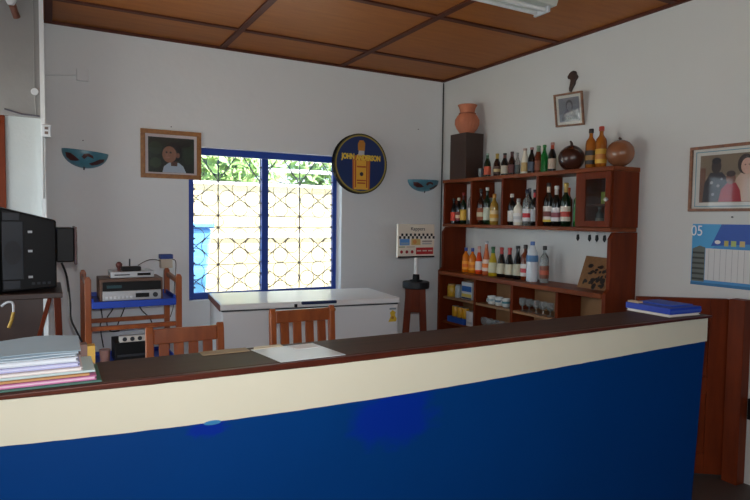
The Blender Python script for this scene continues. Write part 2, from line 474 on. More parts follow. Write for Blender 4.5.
tree('broadleaf_tree', 6.4, 13.5, 3.6, 1.5, 'bushy green tree behind the compound wall, showing in the right window pane', (128, 160, 92), (80, 112, 60), 2)
tree('broadleaf_tree', 4.6, 17.4, 4.5, 2.0, 'tall pale green tree far behind the compound wall, beyond the white rails', (150, 180, 110), (110, 144, 84), 3)

# ------------------------------------------------------------------ bar counter
cy0, cy1, cz1 = 1.592, 1.84, 1.08
ctr = thing('bar_counter', (1.0, 1.72, 0), 'long bar counter with brown wooden top, cream band and blue painted front', 'counter')
def slab(x0, x1a, x1b, y0, y1, z0, z1):
    """box whose right end leans from x1a at z0 to x1b at z1"""
    return MB().hexa([(x0, y0, z0), (x1a, y0, z0), (x1a, y1, z0), (x0, y1, z0)], [(x0, y0, z1), (x1b, y0, z1), (x1b, y1, z1), (x0, y1, z1)])
def xe(z): return 2.553 + (2.630 - 2.553) * z / 1.08
slab(-0.995, xe(0), xe(0.963), 1.612, 1.80, 0, 0.963).build('blue_front', M_blue, ctr)
# cream band: its hand-painted lower edge and the worn nosing above it waver along the counter
LOW = [(-1.000, 0.9558), (-0.107, 0.9558), (0.013, 0.9494), (0.133, 0.9441), (0.253, 0.9398), (0.372, 0.9364), (0.492, 0.9339), (0.612, 0.9323), (0.732, 0.9313), (0.852, 0.9311), (0.972, 0.9314), (1.092, 0.9323), (1.212, 0.9336), (1.331, 0.9353), (1.451, 0.9374), (1.571, 0.9397), (1.691, 0.9422), (1.811, 0.9448), (1.931, 0.9475), (2.051, 0.9502), (2.171, 0.9527), (2.290, 0.9552), (2.410, 0.9574), (2.530, 0.9593), (2.650, 0.9609), (2.800, 0.9609)]
TOPZ = [(-1.000, 1.0692), (-0.107, 1.0692), (0.013, 1.0671), (0.133, 1.0654), (0.253, 1.0640), (0.372, 1.0630), (0.492, 1.0622), (0.612, 1.0616), (0.732, 1.0613), (0.852, 1.0612), (0.972, 1.0613), (1.092, 1.0616), (1.212, 1.0620), (1.331, 1.0625), (1.451, 1.0632), (1.571, 1.0639), (1.691, 1.0647), (1.811, 1.0655), (1.931, 1.0663), (2.051, 1.0671), (2.171, 1.0679), (2.290, 1.0687), (2.410, 1.0693), (2.530, 1.0699), (2.650, 1.0703), (2.800, 1.0703)]
def lerp(tab, x):
    for (x0, y0), (x1, y1) in zip(tab, tab[1:]):
        if x0 <= x <= x1: return y0 + (y1 - y0) * (x - x0) / (x1 - x0)
    return tab[-1][1]
n = 80
rnd = random.Random(5)
bd = MB(); ns_ = MB()
xs_b = [-0.995 + (xe(1.0) + 0.995) * k / n for k in range(n + 1)]
zl = [lerp(LOW, x) + rnd.uniform(-0.0006, 0.0006) for x in xs_b]
zu = [lerp(TOPZ, x) + rnd.uniform(-0.0005, 0.0005) for x in xs_b]
def strip(mb, lo_, hi_, y0, y1, xe_):
    xs2 = xs_b[:-1] + [xe_]; vs_ = []; fs_ = []
    for k, x in enumerate(xs2): vs_ += [(x, y0, lo_[k]), (x, y1, lo_[k]), (x, y1, hi_[k]), (x, y0, hi_[k])]
    for k in range(n):
        p = k * 4
        for q in range(4): fs_.append((p + q, p + 4 + q, p + 4 + (q + 1) % 4, p + (q + 1) % 4))
    fs_.append((0, 1, 2, 3)); fs_.append((4 * n + 3, 4 * n + 2, 4 * n + 1, 4 * n))
    mb.add(vs_, fs_)
strip(bd, zl, zu, 1.606, 1.6118, xs_b[-1])
bd.build('cream_band', M_cream, ctr)
slab(-0.995, xe(0.964), xe(1.06), 1.6121, 1.80, 0.9635, 1.0585).build('cream_core', M_cream, ctr)
slab(-0.995, 2.636, 2.638, 1.612, cy1, 1.059, cz1).build('wooden_top', M_top, ctr, bevel=0.003)
strip(ns_, zu, [cz1 - 0.0006] * (n + 1), cy0, 1.6118, 2.637)
ns_.build('front_nosing', M_nose, ctr, bevel=0.002)

MB().prism(circle(0.385, 0.9355, 0.024, 16, 0.0065), lambda u, v, t: (u, 1.6058 - t, v), 0.0, 0.003).build('paint_blister', mat('blister_highlight', (70, 140, 190), 0.12, noise=0.3, nscale=40, rgb2=(20, 80, 150)), ctr, bevel=0.0012)  # paint chip with its pale highlight put into the colour

# half-height gate open against the right wall
gate = thing('bar_gate', (3.46, 2.0, 0), 'brown panelled half-height wooden gate standing open by the counter end', 'gate')
A = Vector((3.462, 2.012, 0)); Bp = Vector((3.055, 2.315, 0)); dg = (Bp - A).normalized(); ng = Vector((-dg.y, dg.x, 0))
if ng.y > 0: ng = -ng
LG = (Bp - A).length
def gp(u, v, w): return tuple(A + dg * u + ng * w + Vector((0, 0, v)))
def gbox(u0, u1, v0, v1, w0, w1): return MB().prism(rect(u0, u1, v0, v1), gp, w0, w1)
gbox(0, 0.10, 0.02, 1.06, 0, 0.035).build('stile', M_wood, gate, bevel=0.003)
gbox(LG - 0.09, LG, 0.02, 1.06, 0, 0.035).build('stile', M_wood, gate, bevel=0.003)
for (v0, v1) in ((0.02, 0.14), (0.50, 0.60), (0.95, 1.06)):
    gbox(0.1005, LG - 0.0905, v0, v1, 0, 0.035).build('rail', M_wood, gate, bevel=0.003)
for (v0, v1) in ((0.1405, 0.4995), (0.6005, 0.9495)):
    p = gbox(0.1005, LG - 0.0905, v0, v1, 0.010, 0.020); 
    p.build('panel', M_wood, gate)
    gbox(0.14, LG - 0.13, v0 + 0.045, v1 - 0.045, 0.0205, 0.030).build('raised_field', M_wood, gate, bevel=0.008)
post = B(3.42, 3.498, 1.885, 1.975, 0, 1.065).build('gate_post', M_wood, None, bevel=0.004,
    label='dark brown wooden post fixed to the white wall beside the open gate', cat='post')
B(3.485, 3.499, 1.845, 1.88, 0.38, 0.5).build('door_latch', M_black, None, bevel=0.002, label='black metal latch on the wall beside the gate post', cat='latch')

# ------------------------------------------------------------------ bar back shelving
XF = 3.24
XL = 3.2
lo = thing('back_bar_shelf', (3.36, 3.6, 0), 'dark varnished back bar shelf unit with open compartments against the wall', 'shelf')
def panel_side(y, name='side_panel'):
    # tall end board; its front top corner is chamfered
    poly = [(XL, 0), (3.498, 0), (3.498, 1.428), (XF + 0.03, 1.428), (XF - 0.005, 1.385), (XF - 0.005, 1.05), (XL, 1.02)]
    MB().prism(poly, lambda u, v, t: (u, t, v), y, y + 0.03).build(name, M_wood, lo, bevel=0.003)
panel_side(2.652); panel_side(4.535)
B(XL - 0.005, 3.498, 2.6825, 4.5345, 0.985, 1.02).build('counter_board', M_woodh, lo, bevel=0.004)
for y in (4.065, 3.595, 3.115):
    B(XF, 3.48, y - 0.013, y + 0.013, 0.06, 0.9845).build('divider', M_wood, lo, bevel=0.002)
M_tan = mat('tan_plywood', (150, 112, 74), 0.6, noise=0.4, nscale=4)
B(3.482, 3.497, 2.6825, 4.5345, 0.06, 0.9845).build('back_panel', M_tan, lo)
for (y0, y1) in ((2.6825, 3.1015), (3.1285, 3.5815), (3.6085, 4.0515), (4.0785, 4.5345)):
    B(XF + 0.005, 3.481, y0, y1, 0.76, 0.78).build('shelf_board', M_tan if y0 > 3.1 else M_woodh, lo, bevel=0.002)
    B(XF + 0.005, 3.481, y0, y1, 0.53, 0.552).build('shelf_board', M_woodh, lo, bevel=0.002)

hi = thing('wall_shelf', (3.37, 3.6, 1.43), 'dark varnished wall shelf with bottle compartments and small glass-fronted cabinet', 'shelf')
ZB, ZT = 1.458, 1.865
B(XF, 3.498, 2.66, 4.56, 1.430, ZB).build('bottom_board', M_woodh, hi, bevel=0.003)
B(XF - 0.005, 3.498, 2.648, 4.565, ZT - 0.03, ZT).build('top_board', M_woodh, hi, bevel=0.003)
for y in (4.547, 4.146, 3.742, 3.347):
    B(XF + 0.004, 3.498, y - 0.012, y + 0.012, ZB + 0.0005, ZT - 0.0305).build('divider', M_wood, hi, bevel=0.002)
# small cabinet at the near end
B(XF + 0.004, 3.498, 2.932, 2.956, ZB + 0.0005, ZT - 0.0305).build('cabinet_side', M_wood, hi)
B(XF + 0.004, 3.498, 2.652, 2.676, ZB + 0.0005, ZT - 0.0305).build('cabinet_side', M_wood, hi, bevel=0.002)
cd = MB()
cd.box(XF - 0.018, XF + 0.002, 2.660, 2.700, ZB + 0.003, ZT - 0.034); cd.box(XF - 0.018, XF + 0.002, 2.868, 2.950, ZB + 0.003, ZT - 0.034)
cd.box(XF - 0.018, XF + 0.002, 2.7005, 2.8675, ZB + 0.003, ZB + 0.045); cd.box(XF - 0.018, XF + 0.002, 2.7005, 2.8675, 1.785, ZT - 0.034)
door = cd.build('cabinet_door', M_wood, hi, bevel=0.002)
B(XF - 0.010, XF - 0.006, 2.7005, 2.8675, ZB + 0.0455, 1.7845).build('pane', M_doorglass, door)
MB().lathe([(0.0, 0), (0.012, 0.004), (0.015, 0.012), (0.009, 0.018), (0.007, 0.026)], n=12).build('tmp', M_silver).name = 'knob'
kn = bpy.data.objects['knob']; kn.parent = door
kn.location = Vector((XF - 0.045, 2.680, 1.645)) - origin_of(door); kn.rotation_euler = (0, PI / 2, 0)

# ------------------------------------------------------------------ bottles
def glassmat(name, rgb, trans=0.0):
    return mat('glass_' + name, rgb, 0.07, spec=0.6, trans=trans, noise=0.0)
G = {
    'black': glassmat('black', (14, 14, 14)), 'brown': glassmat('brown', (46, 20, 10)), 'dgreen': glassmat('dgreen', (14, 40, 22)),
    'green': glassmat('green', (20, 150, 60), 0.5), 'clear': glassmat('clear', (225, 232, 230), 0.85), 'amber': glassmat('amber', (200, 120, 40), 0.45),
    'orange': glassmat('orange', (250, 140, 20), 0.3), 'redo': glassmat('redo', (235, 80, 25), 0.3), 'yellow': glassmat('yellow', (235, 205, 50), 0.35),
    'rose': glassmat('rose', (235, 130, 80), 0.4), 'white': glassmat('milky', (226, 222, 205)), 'rum': glassmat('rum', (120, 52, 22), 0.3), 'grey': glassmat('grey', (78, 88, 98), 0.3),
    'water': glassmat('water', (232, 242, 250), 0.15), 'gold': glassmat('gold', (190, 150, 60), 0.3),
}
SHAPES = {  # (radius fraction, height fraction)
    'beer': [(0.80, 0), (1, 0.02), (1, 0.52), (0.93, 0.60), (0.50, 0.76), (0.40, 0.82), (0.38, 0.95), (0.42, 0.955)],
    'wine': [(0.85, 0), (1, 0.02), (1, 0.56), (0.92, 0.64), (0.45, 0.74), (0.37, 0.78), (0.36, 0.95), (0.40, 0.955)],
    'spirit': [(0.92, 0), (1, 0.015), (1, 0.62), (0.90, 0.70), (0.44, 0.78), (0.36, 0.82), (0.35, 0.93), (0.40, 0.935)],
    'squat': [(0.92, 0), (1, 0.015), (1, 0.58), (0.94, 0.66), (0.50, 0.76), (0.36, 0.80), (0.34, 0.90), (0.38, 0.905)],
    'soda': [(0.85, 0), (0.95, 0.03), (0.98, 0.22), (0.86, 0.36), (1, 0.52), (0.86, 0.64), (0.5, 0.82), (0.42, 0.95), (0.46, 0.955)],
    'cone': [(0.9, 0), (1, 0.02), (1, 0.36), (0.80, 0.54), (0.48, 0.74), (0.36, 0.84), (0.34, 0.95), (0.40, 0.955)],
    'water': [(0.88, 0), (1, 0.02), (0.97, 0.14), (1, 0.16), (0.97, 0.28), (1, 0.30), (0.97, 0.42), (1, 0.46), (1, 0.62), (0.90, 0.72), (0.5, 0.86), (0.34, 0.91), (0.34, 0.95)],
}
def prof_r(shape, f):
    P = SHAPES[shape]
    for (r0, z0), (r1, z1) in zip(P, P[1:]):
        if z0 <= f <= z1: return r0 + (r1 - r0) * (f - z0) / max(1e-6, z1 - z0)
    return P[-1][0]
def sleeve(shape, c, h, r, f0, f1, grow):
    """closed band hugging the bottle between height fractions f0, f1"""
    fs = sorted(set([f0, f1] + [z for _, z in SHAPES[shape] if f0 < z < f1]))
    outer = [(prof_r(shape, f) * r + grow, f * h) for f in fs]
    inner = [(prof_r(shape, f) * r + 0.0002, f * h) for f in reversed(fs)]
    return outer + inner + [outer[0]]
def bottle(label, x, y, z, h, r, shape, glass, cap, lab=None, lab2=None, neck=None, group='bottles behind the bar', name='bottle', stripe=None):
    t = thing(name, (x, y, z), label, 'bottle', group)
    c = (x, y, z)
    MB().lathe([(q * r, f * h) for q, f in SHAPES[shape]], c, 16).build('glass_body', G[glass], t, smooth=True)
    if cap:
        tr = SHAPES[shape][-1][0] * r; f = SHAPES[shape][-1][1]
        f0 = f - 0.045
        MB().lathe([(tr * 1.12, f0 * h + 0.0), (tr * 1.18, f0 * h + 0.003), (tr * 1.18, h * 0.992), (tr * 1.0, h)], c, 14).build('cap', flat(cap, 0.35), t, smooth=True)
    def band(nm, f0, f1, rgb, g=0.0012):
        P = sleeve(shape, c, h, r, f0, f1, g)
        mb = MB(); n = 16; vs = []; fs = []
        for (rr, zz) in P[:-1]:
            for k in range(n): vs.append((c[0] + rr * math.cos(2 * PI * k / n), c[1] + rr * math.sin(2 * PI * k / n), c[2] + zz))
        L = len(P) - 1
        for i in range(L):
            j = (i + 1) % L
            for k in range(n):
                l = (k + 1) % n
                fs.append((i * n + k, i * n + l, j * n + l, j * n + k))
        mb.add(vs, fs); mb.build(nm, flat(rgb), t, smooth=True)
    if lab: band('label', 0.12 if not lab2 else 0.12, 0.46, lab)
    if lab2: band('label_band', 0.22, 0.34, lab2, 0.0020)
    if stripe: band('label_stripe', 0.10, 0.15, stripe, 0.0022)
    if neck: band('neck_foil', 0.78, 0.94, neck)
    return t

tg = 'bottles on top of the wall shelf'
# shelf top, far to near
tb = thing('tumbler', (3.36, 4.16, ZT), 'small dark smoked glass tumbler on the shelf top beside the dark box', 'tumbler')
MB().lathe([(0.026, 0), (0.034, 0.085), (0.031, 0.085), (0.024, 0.008), (0, 0.008)], (3.36, 4.155, ZT), 16).build('tumbler_glass', G['grey'], tb, smooth=True)
bottle('dark green beer bottle with orange-red label on shelf top, closest to the dark box', 3.36, 4.075, ZT, 0.215, 0.030, 'beer', 'dgreen', (150, 170, 160), (205, 92, 60), None, (60, 90, 70), tg)
bottle('brown beer bottle with gold foil neck on the shelf top', 3.36, 3.948, ZT, 0.20, 0.030, 'beer', 'brown', (170, 140, 60), (70, 40, 24), (190, 170, 120), (176, 146, 66), tg)
bottle('black beer bottle with cream label and black cap on the shelf top', 3.36, 3.851, ZT, 0.195, 0.031, 'beer', 'black', (20, 20, 22), (196, 188, 170), None, (110, 60, 50), tg)
bottle('dark reddish brown bottle with red-brown neck and no label on shelf top', 3.36, 3.762, ZT, 0.20, 0.030, 'beer', 'brown', (60, 20, 22), (90, 40, 40), None, (70, 24, 24), tg)
bottle('thin small clear bottle on the shelf top beside the reddish brown bottle', 3.36, 3.696, ZT, 0.185, 0.022, 'beer', 'clear', (150, 160, 160), (70, 84, 84), None, None, tg)
bottle('bottle with milky white contents and tan label on the shelf top', 3.36, 3.612, ZT, 0.212, 0.030, 'soda', 'white', (176, 150, 140), (196, 164, 104), None, None, tg)
bottle('dark bottle with slate blue label and pinkish cap on the shelf top', 3.36, 3.535, ZT, 0.212, 0.031, 'beer', 'black', (150, 100, 96), (74, 84, 100), None, None, tg)
bottle('brown soda bottle with a pale green neck on the shelf top', 3.36, 3.462, ZT, 0.218, 0.030, 'soda', 'rum', (120, 150, 120), (130, 66, 36), None, (110, 140, 110), tg)
bottle('bright green glass bottle on the shelf top', 3.36, 3.398, ZT, 0.218, 0.028, 'beer', 'green', (30, 120, 60), None, None, None, tg)
bottle('dark cola bottle with orange-red neck and cream label beside the dark gourd', 3.36, 3.316, ZT, 0.228, 0.030, 'beer', 'black', (170, 120, 110), (190, 170, 150), None, (176, 70, 40), tg)
bottle('tall amber liquor bottle with black label and black cap between the gourds', 3.36, 2.952, ZT, 0.285, 0.036, 'spirit', 'amber', (20, 22, 26), (28, 28, 30), (150, 110, 50), None, tg)
bottle('tall golden liquor bottle with yellow label and red cap beside ribbed gourd', 3.36, 2.862, ZT, 0.29, 0.038, 'spirit', 'amber', (170, 60, 40), (214, 170, 60), (190, 120, 50), None, tg)

# gourds
def gourd(x, y, r, label, rgb, rgb2, stem, ribs):
    t = thing('gourd', (x, y, ZT), label, 'gourd', 'gourds on top of the wall shelf')
    M = mat('gourd_%d' % rgb[0], rgb, 0.25, noise=0.5, nscale=5, rgb2=rgb2, coat=0.2)
    mb = MB(); n = 32; K = 14; vs = []; fs = []
    for i in range(K + 1):
        ph = PI * i / K
        for k in range(n):
            a = 2 * PI * k / n
            rr = r * math.sin(ph) * (1 + (0.018 * math.cos(a * 10) if ribs else 0))
            z = r * 1.0 - r * math.cos(ph) * (1.0 if not ribs else 0.98)
            if not ribs and ph > PI * 0.62: rr *= 1 - 0.18 * (ph / PI - 0.62) / 0.38
            vs.append((x + rr * math.cos(a) * 0.98, y + rr * math.sin(a), ZT + z))
    for i in range(K):
        for k in range(n):
            l = (k + 1) % n
            fs.append((i * n + k, i * n + l, (i + 1) * n + l, (i + 1) * n + k))
    mb.add(vs, fs).build('gourd_body', M, t, smooth=True)
    zt = ZT + 2 * r
    MB().tube([(x, y, zt - 0.006), (x, y + 0.004, zt + stem * 0.5), (x - 0.004, y + 0.012, zt + stem)], [0.012, 0.009, 0.006], 8).build('stem', M_wooddark, t, smooth=True)
gourd(3.362, 3.128, 0.095, 'dark brown round gourd with a stub stem on the shelf top', (70, 38, 28), (46, 24, 18), 0.03, False)
gourd(3.362, 2.705, 0.092, 'light brown ribbed round gourd above the glass-fronted cabinet', (146, 94, 64), (110, 66, 42), 0.012, True)

cg = 'bottles in the wall shelf compartments'
zc = ZB + 0.001
bottle('dark bottle with red label at the far end of the wall shelf compartments', 3.31, 4.482, zc, 0.235, 0.030, 'beer', 'black', (24, 30, 30), (214, 60, 34), None, None, cg)
bottle('dark bottle with pale cap and dark red label in the farthest compartment', 3.31, 4.408, zc, 0.240, 0.030, 'spirit', 'black', (206, 196, 170), (112, 40, 34), (200, 180, 150), None, cg)
bottle('dark bottle with yellow label and red cap in the farthest compartment', 3.31, 4.338, zc, 0.285, 0.029, 'wine', 'dgreen', (150, 36, 30), (224, 178, 60), None, (70, 22, 20), cg)
bottle('tall clear bottle with white label beside the second divider', 3.34, 4.258, zc, 0.320, 0.031, 'spirit', 'clear', (40, 44, 48), (222, 222, 220), None, None, cg)
bottle('tall dark bottle with brown label and dark cap in second compartment', 3.31, 4.09, zc, 0.310, 0.033, 'wine', 'brown', (40, 40, 44), (150, 76, 40), (200, 190, 160), None, cg)
bottle('tall dark green bottle with white cap in the second compartment', 3.31, 4.006, zc, 0.320, 0.031, 'wine', 'dgreen', (216, 216, 210), (196, 206, 190), None, None, cg)
bottle('golden yellow bottle with orange cap and pale label in second compartment', 3.31, 3.912, zc, 0.262, 0.036, 'squat', 'gold', (196, 140, 60), (222, 200, 150), (226, 170, 60), None, cg)
bottle('short clear bottle with green and white label between two taller bottles', 3.39, 4.045, zc, 0.235, 0.030, 'squat', 'clear', (120, 130, 120), (190, 200, 170), None, None, cg)
bottle('dark bottle with white cap and big off-white label in third compartment', 3.31, 3.694, zc, 0.255, 0.032, 'spirit', 'black', (222, 214, 204), (214, 210, 200), None, None, cg)
bottle('squat pale bottle with wide white label in the third compartment', 3.31, 3.618, zc, 0.215, 0.038, 'squat', 'white', (150, 150, 146), (224, 224, 220), (196, 200, 200), None, cg)
bottle('tall dark bottle standing behind the squat white-labelled bottle', 3.40, 3.590, zc, 0.300, 0.030, 'spirit', 'black', (120, 120, 124), (180, 180, 176), None, None, cg)
bottle('clear bottle with blue-black cap and red and white label in third compartment', 3.31, 3.520, zc, 0.285, 0.033, 'spirit', 'clear', (30, 34, 60), (226, 224, 224), (200, 36, 48), None, cg)
bottle('dark bottle with red neck wrap beside the third divider', 3.31, 3.435, zc, 0.280, 0.031, 'wine', 'black', (40, 44, 60), (180, 186, 190), None, (190, 40, 50), cg)
bottle('black wine bottle with cream neck and striped white label, first in fourth compartment', 3.31, 3.292, zc, 0.325, 0.036, 'wine', 'black', (60, 50, 46), (222, 214, 206), (120, 60, 60), (206, 196, 176), cg, stripe=(220, 190, 60))
bottle('black wine bottle with white capsule and white label, second in fourth compartment', 3.31, 3.212, zc, 0.300, 0.035, 'wine', 'black', (216, 216, 210), (216, 214, 216), (150, 80, 90), (196, 190, 186), cg)
bottle('orange-topped brown bottle standing behind the fourth compartment wine bottles', 3.41, 3.190, zc, 0.29, 0.030, 'spirit', 'rum', (200, 90, 40), (150, 70, 40), None, (196, 90, 40), cg)
bottle('dark bottle with gold neck and white-red label, third in fourth compartment', 3.31, 3.120, zc, 0.318, 0.036, 'wine', 'dgreen', (186, 160, 80), (216, 210, 196), (180, 60, 50), (176, 150, 80), cg)
bottle('green bottle with red cap beside the glass-fronted cabinet', 3.33, 3.022, zc, 0.300, 0.032, 'wine', 'green', (196, 40, 40), (40, 120, 60), None, None, cg)
# inside the little cabinet
B(XF + 0.03, 3.497, 2.6765, 2.9315, 1.605, 1.617).build('inner_shelf', M_wood, hi)
pk = thing('packet', (3.32, 2.77, 1.6175), 'small yellow-green packet behind the cabinet glass', 'packet')
B(3.30, 3.34, 2.735, 2.80, 1.6175, 1.70).build('packet_body', flat((150, 170, 50)), pk, bevel=0.003)
B(3.299, 3.2999, 2.735, 2.755, 1.62, 1.698).build('white_flap', flat((206, 206, 190)), pk)
bottle('small dark bottle with green label behind the cabinet glass', 3.34, 2.75, zc, 0.135, 0.024, 'squat', 'black', (60, 60, 60), (150, 170, 60), None, None, 'items inside the glass cabinet')
bottle('pale bottle with grey label behind the cabinet glass', 3.34, 2.84, zc, 0.14, 0.026, 'spirit', 'grey', (110, 110, 110), (140, 140, 140), None, None, 'items inside the glass cabinet')

lg = 'bottles on the back bar counter board'
zl_ = 1.021
bottle('orange juice bottle with blue cap at the far end of the counter board', 3.33, 4.311, zl_, 0.225, 0.034, 'squat', 'orange', (40, 70, 150), (255, 170, 40), (240, 120, 20), None, lg)
bottle('orange juice bottle with blue cap, second from the far side board', 3.33, 4.216, zl_, 0.225, 0.034, 'squat', 'orange', (50, 76, 160), (255, 170, 40), (236, 130, 30), None, lg)
bottle('red-orange bottle with white label and pink cap on the counter board', 3.33, 4.122, zl_, 0.245, 0.033, 'cone', 'redo', (206, 150, 140), (232, 226, 220), None, (214, 170, 160), lg, stripe=(240, 80, 30))
bottle('rose bottle with tall clear neck and orange label on the counter board', 3.33, 4.024, zl_, 0.295, 0.034, 'cone', 'rose', (190, 196, 200), (236, 214, 200), (240, 130, 50), None, lg)
bottle('yellow syrup bottle with green neck on the counter board', 3.33, 3.936, zl_, 0.250, 0.038, 'cone', 'yellow', (30, 90, 50), (216, 214, 180), None, (40, 120, 60), lg)
bottle('black wine bottle with red capsule beside the yellow syrup bottle', 3.33, 3.826, zl_, 0.250, 0.038, 'cone', 'black', (180, 60, 56), (200, 196, 170), None, (170, 56, 52), lg)
bottle('black wine bottle with red capsule beside the plain black-capped bottle', 3.33, 3.728, zl_, 0.252, 0.038, 'cone', 'black', (186, 64, 60), (206, 202, 176), None, (176, 60, 56), lg)
bottle('black bottle with black cap and cream label on the counter board', 3.33, 3.630, zl_, 0.272, 0.038, 'cone', 'black', (24, 24, 26), (196, 196, 170), None, None, lg)
bottle('bottle with white label and dark red side beside the water bottle', 3.33, 3.545, zl_, 0.285, 0.036, 'spirit', 'rum', (40, 36, 36), (222, 220, 216), (190, 60, 70), None, lg)
bottle('large clear plastic water bottle with blue cap and blue label', 3.31, 3.446, zl_, 0.315, 0.045, 'water', 'water', (80, 120, 190), None, None, None, lg, name='water_bottle')
wbt = [o for o in COL.objects if o.name.startswith('water_bottle')][0]
P = sleeve('water', None, 0.315, 0.045, 0.50, 0.66, 0.0012)
MB().lathe(P, (3.31, 3.446, zl_), 16).build('label', flat((84, 130, 176)), wbt, smooth=True)
bottle('clear bottle with black cap and brown liquor beside the water bottle', 3.34, 3.345, zl_, 0.285, 0.034, 'spirit', 'clear', (26, 26, 28), (120, 70, 50), (190, 90, 60), None, lg)

# woven plaque leaning at the near end
pq = thing('woven_plaque', (3.42, 2.93, 1.02), 'brown straw plaque with dark figures leaning on wall above counter board', 'plaque')
M_straw = mat('straw_weave', (142, 104, 66), 0.8, noise=0.5, nscale=60, rgb2=(104, 70, 42), bump=0.4, bscale=120)
def pqt(u, v, t): return (3.335 + v * 0.62 - t, u, 1.024 + v * 0.93)
MB().prism([(2.75, 0), (3.008, 0), (3.062, 0.238), (2.78, 0.228)], pqt, 0, 0.008).build('plaque_board', M_straw, pq)
rnd = random.Random(8); blobs = []
for k in range(34):
    u = rnd.uniform(2.80, 2.98); v = rnd.uniform(0.01, 0.09) if k < 20 else rnd.uniform(0.09, 0.19)
    blobs.append((circle(u, v, rnd.uniform(0.008, 0.024), 9, rnd.uniform(0.008, 0.022)), (28, 22, 20)))
layered('dark_figures', blobs, pqt, pq, 0.00012, 0.0082)

# four dark clips hanging from the underside of the wall shelf
for i, (y, w) in enumerate(((2.989, 'first from the bottles'), (2.885, 'second from the bottles'), (2.823, 'third from the bottles'), (2.758, 'closest to the end board'))):
    t = thing('hanging_clip', (3.30, y, 1.43), 'small dark clip hanging under the wall shelf, ' + w, 'clip', 'clips under the wall shelf')
    MB().tube([(3.30, y, 1.4298), (3.30, y, 1.41)], 0.003, 6).build('hook', M_silver, t)
    MB().prism([(-0.008, -0.005), (0.010, -0.008), (0.013, -0.04), (0.0, -0.055), (-0.013, -0.036)], lambda u, v, tt: (3.297 + tt, y + u, 1.412 + v), 0, 0.008).build('clip_jaw', M_black, t, bevel=0.002)

# ------------------------------------------------------------------ goods in the lower compartments
z1_, z2_ = 0.781, 0.553
def jar(x, y, z, r, h, rgb, lidrgb, label):
    t = thing('jar', (x, y, z), label, 'jar')
    MB().lathe([(r * 0.92, 0), (r, 0.006), (r, h * 0.82), (r * 0.82, h * 0.9)], (x, y, z), 16).build('jar_body', flat(rgb, 0.3), t, smooth=True)
    MB().lathe([(r * 0.86, h * 0.9), (r * 0.88, h), (r * 0.8, h)], (x, y, z), 16).build('lid', flat(lidrgb), t, smooth=True)
jar(3.30, 4.475, z1_, 0.042, 0.115, (200, 160, 50), (190, 150, 90), 'yellow jar in the upper left lower-shelf compartment')
jar(3.30, 4.375, z1_, 0.030, 0.12, (170, 184, 190), (140, 150, 150), 'pale grey jar between yellow jar and blue carton')
ct = thing('carton', (3.32, 4.24, z1_), 'white and blue carton standing beside the first lower divider', 'carton')
B(3.29, 3.36, 4.165, 4.315, z1_, z1_ + 0.155).build('carton_body', flat((210, 218, 222)), ct, bevel=0.002)
layered('printed_front', [(rect(4.17, 4.31, 0.07, 0.12), (40, 100, 170)), (rect(4.17, 4.31, 0.02, 0.05), (206, 190, 90)), (rect(4.17, 4.31, 0.003, 0.018), (40, 60, 90))],
        lambda u, v, t: (3.29 - t, u, z1_ + v), ct)
def can(y, label):
    t = thing('can', (3.30, y, z2_ + 0.051), label, 'can', 'yellow cans in the blue tray')
    MB().lathe([(0.030, 0), (0.033, 0.004), (0.033, 0.088), (0.029, 0.094)], (3.30, y, z2_ + 0.051), 16).build('can_body', flat((214, 162, 36), 0.3), t, smooth=True)
    MB().lathe([(0.029, 0.0942), (0.029, 0.097), (0.0, 0.097)], (3.30, y, z2_ + 0.051), 16).build('can_lid', M_silver, t, smooth=True)
tr = thing('tray', (3.3, 4.33, z2_), 'blue plastic tray holding yellow cans in the bottom compartment', 'tray')
trm = MB(); trm.box(3.25, 3.37, 4.22, 4.47, z2_, z2_ + 0.006)
for (a, b_, c, d) in ((3.25, 3.255, 4.22, 4.47), (3.365, 3.37, 4.22, 4.47), (3.2551, 3.3649, 4.22, 4.225), (3.2551, 3.3649, 4.465, 4.47)):
    trm.box(a, b_, c, d, z2_ + 0.006, z2_ + 0.05)
trm.box(3.2551, 3.3649, 4.2251, 4.4649, z2_ + 0.045, z2_ + 0.05)
trm.build('tray_body', flat((30, 84, 180)), tr)
can(4.41, 'yellow can in the blue tray, first from the far side board')
can(4.3355, 'yellow can in the middle of the blue tray')
can(4.262, 'yellow can in the blue tray, closest to the white carton')
w = thing('carton', (3.3, 4.15, z2_), 'plain white carton beside the blue tray in the bottom compartment', 'carton')
B(3.26, 3.36, 4.105, 4.20, z2_, z2_ + 0.13).build('carton_body', flat((206, 210, 214)), w, bevel=0.002)
B(3.2585, 3.2599, 4.115, 4.19, z2_ + 0.02, z2_ + 0.04).build('printed_band', flat((170, 180, 190)), w)
# white cups on their sides
def cup(x, y, z, label, band):
    t = thing('cup', (x, y, z), label, 'cup', 'white cups in the middle compartment')
    MB().lathe([(0.026, 0), (0.030, 0.004), (0.037, 0.07), (0.034, 0.07), (0.027, 0.006), (0, 0.006)], (x, y, z), 18).build('cup_body', flat((216, 222, 220), 0.25), t, smooth=True)
    MB().lathe([(0.0335, 0.030), (0.0358, 0.048), (0.0352, 0.048), (0.033, 0.030), (0.0335, 0.030)], (x, y, z), 18).build('printed_band', flat(band), t, smooth=True)
    MB().tube([(x - 0.033, y, z + 0.055), (x - 0.052, y, z + 0.05), (x - 0.054, y, z + 0.03), (x - 0.031, y, z + 0.018)], 0.004, 6).build('handle', flat((216, 222, 220), 0.25), t, smooth=True)
cup(3.31, 3.915, z1_, 'white cup with pale band, first of three in the middle compartment', (150, 180, 186))
cup(3.31, 3.825, z1_, 'white cup with slate band, second of three in the middle compartment', (90, 120, 140))
cup(3.31, 3.735, z1_, 'white cup with teal band, last of three in the middle compartment', (80, 140, 150))
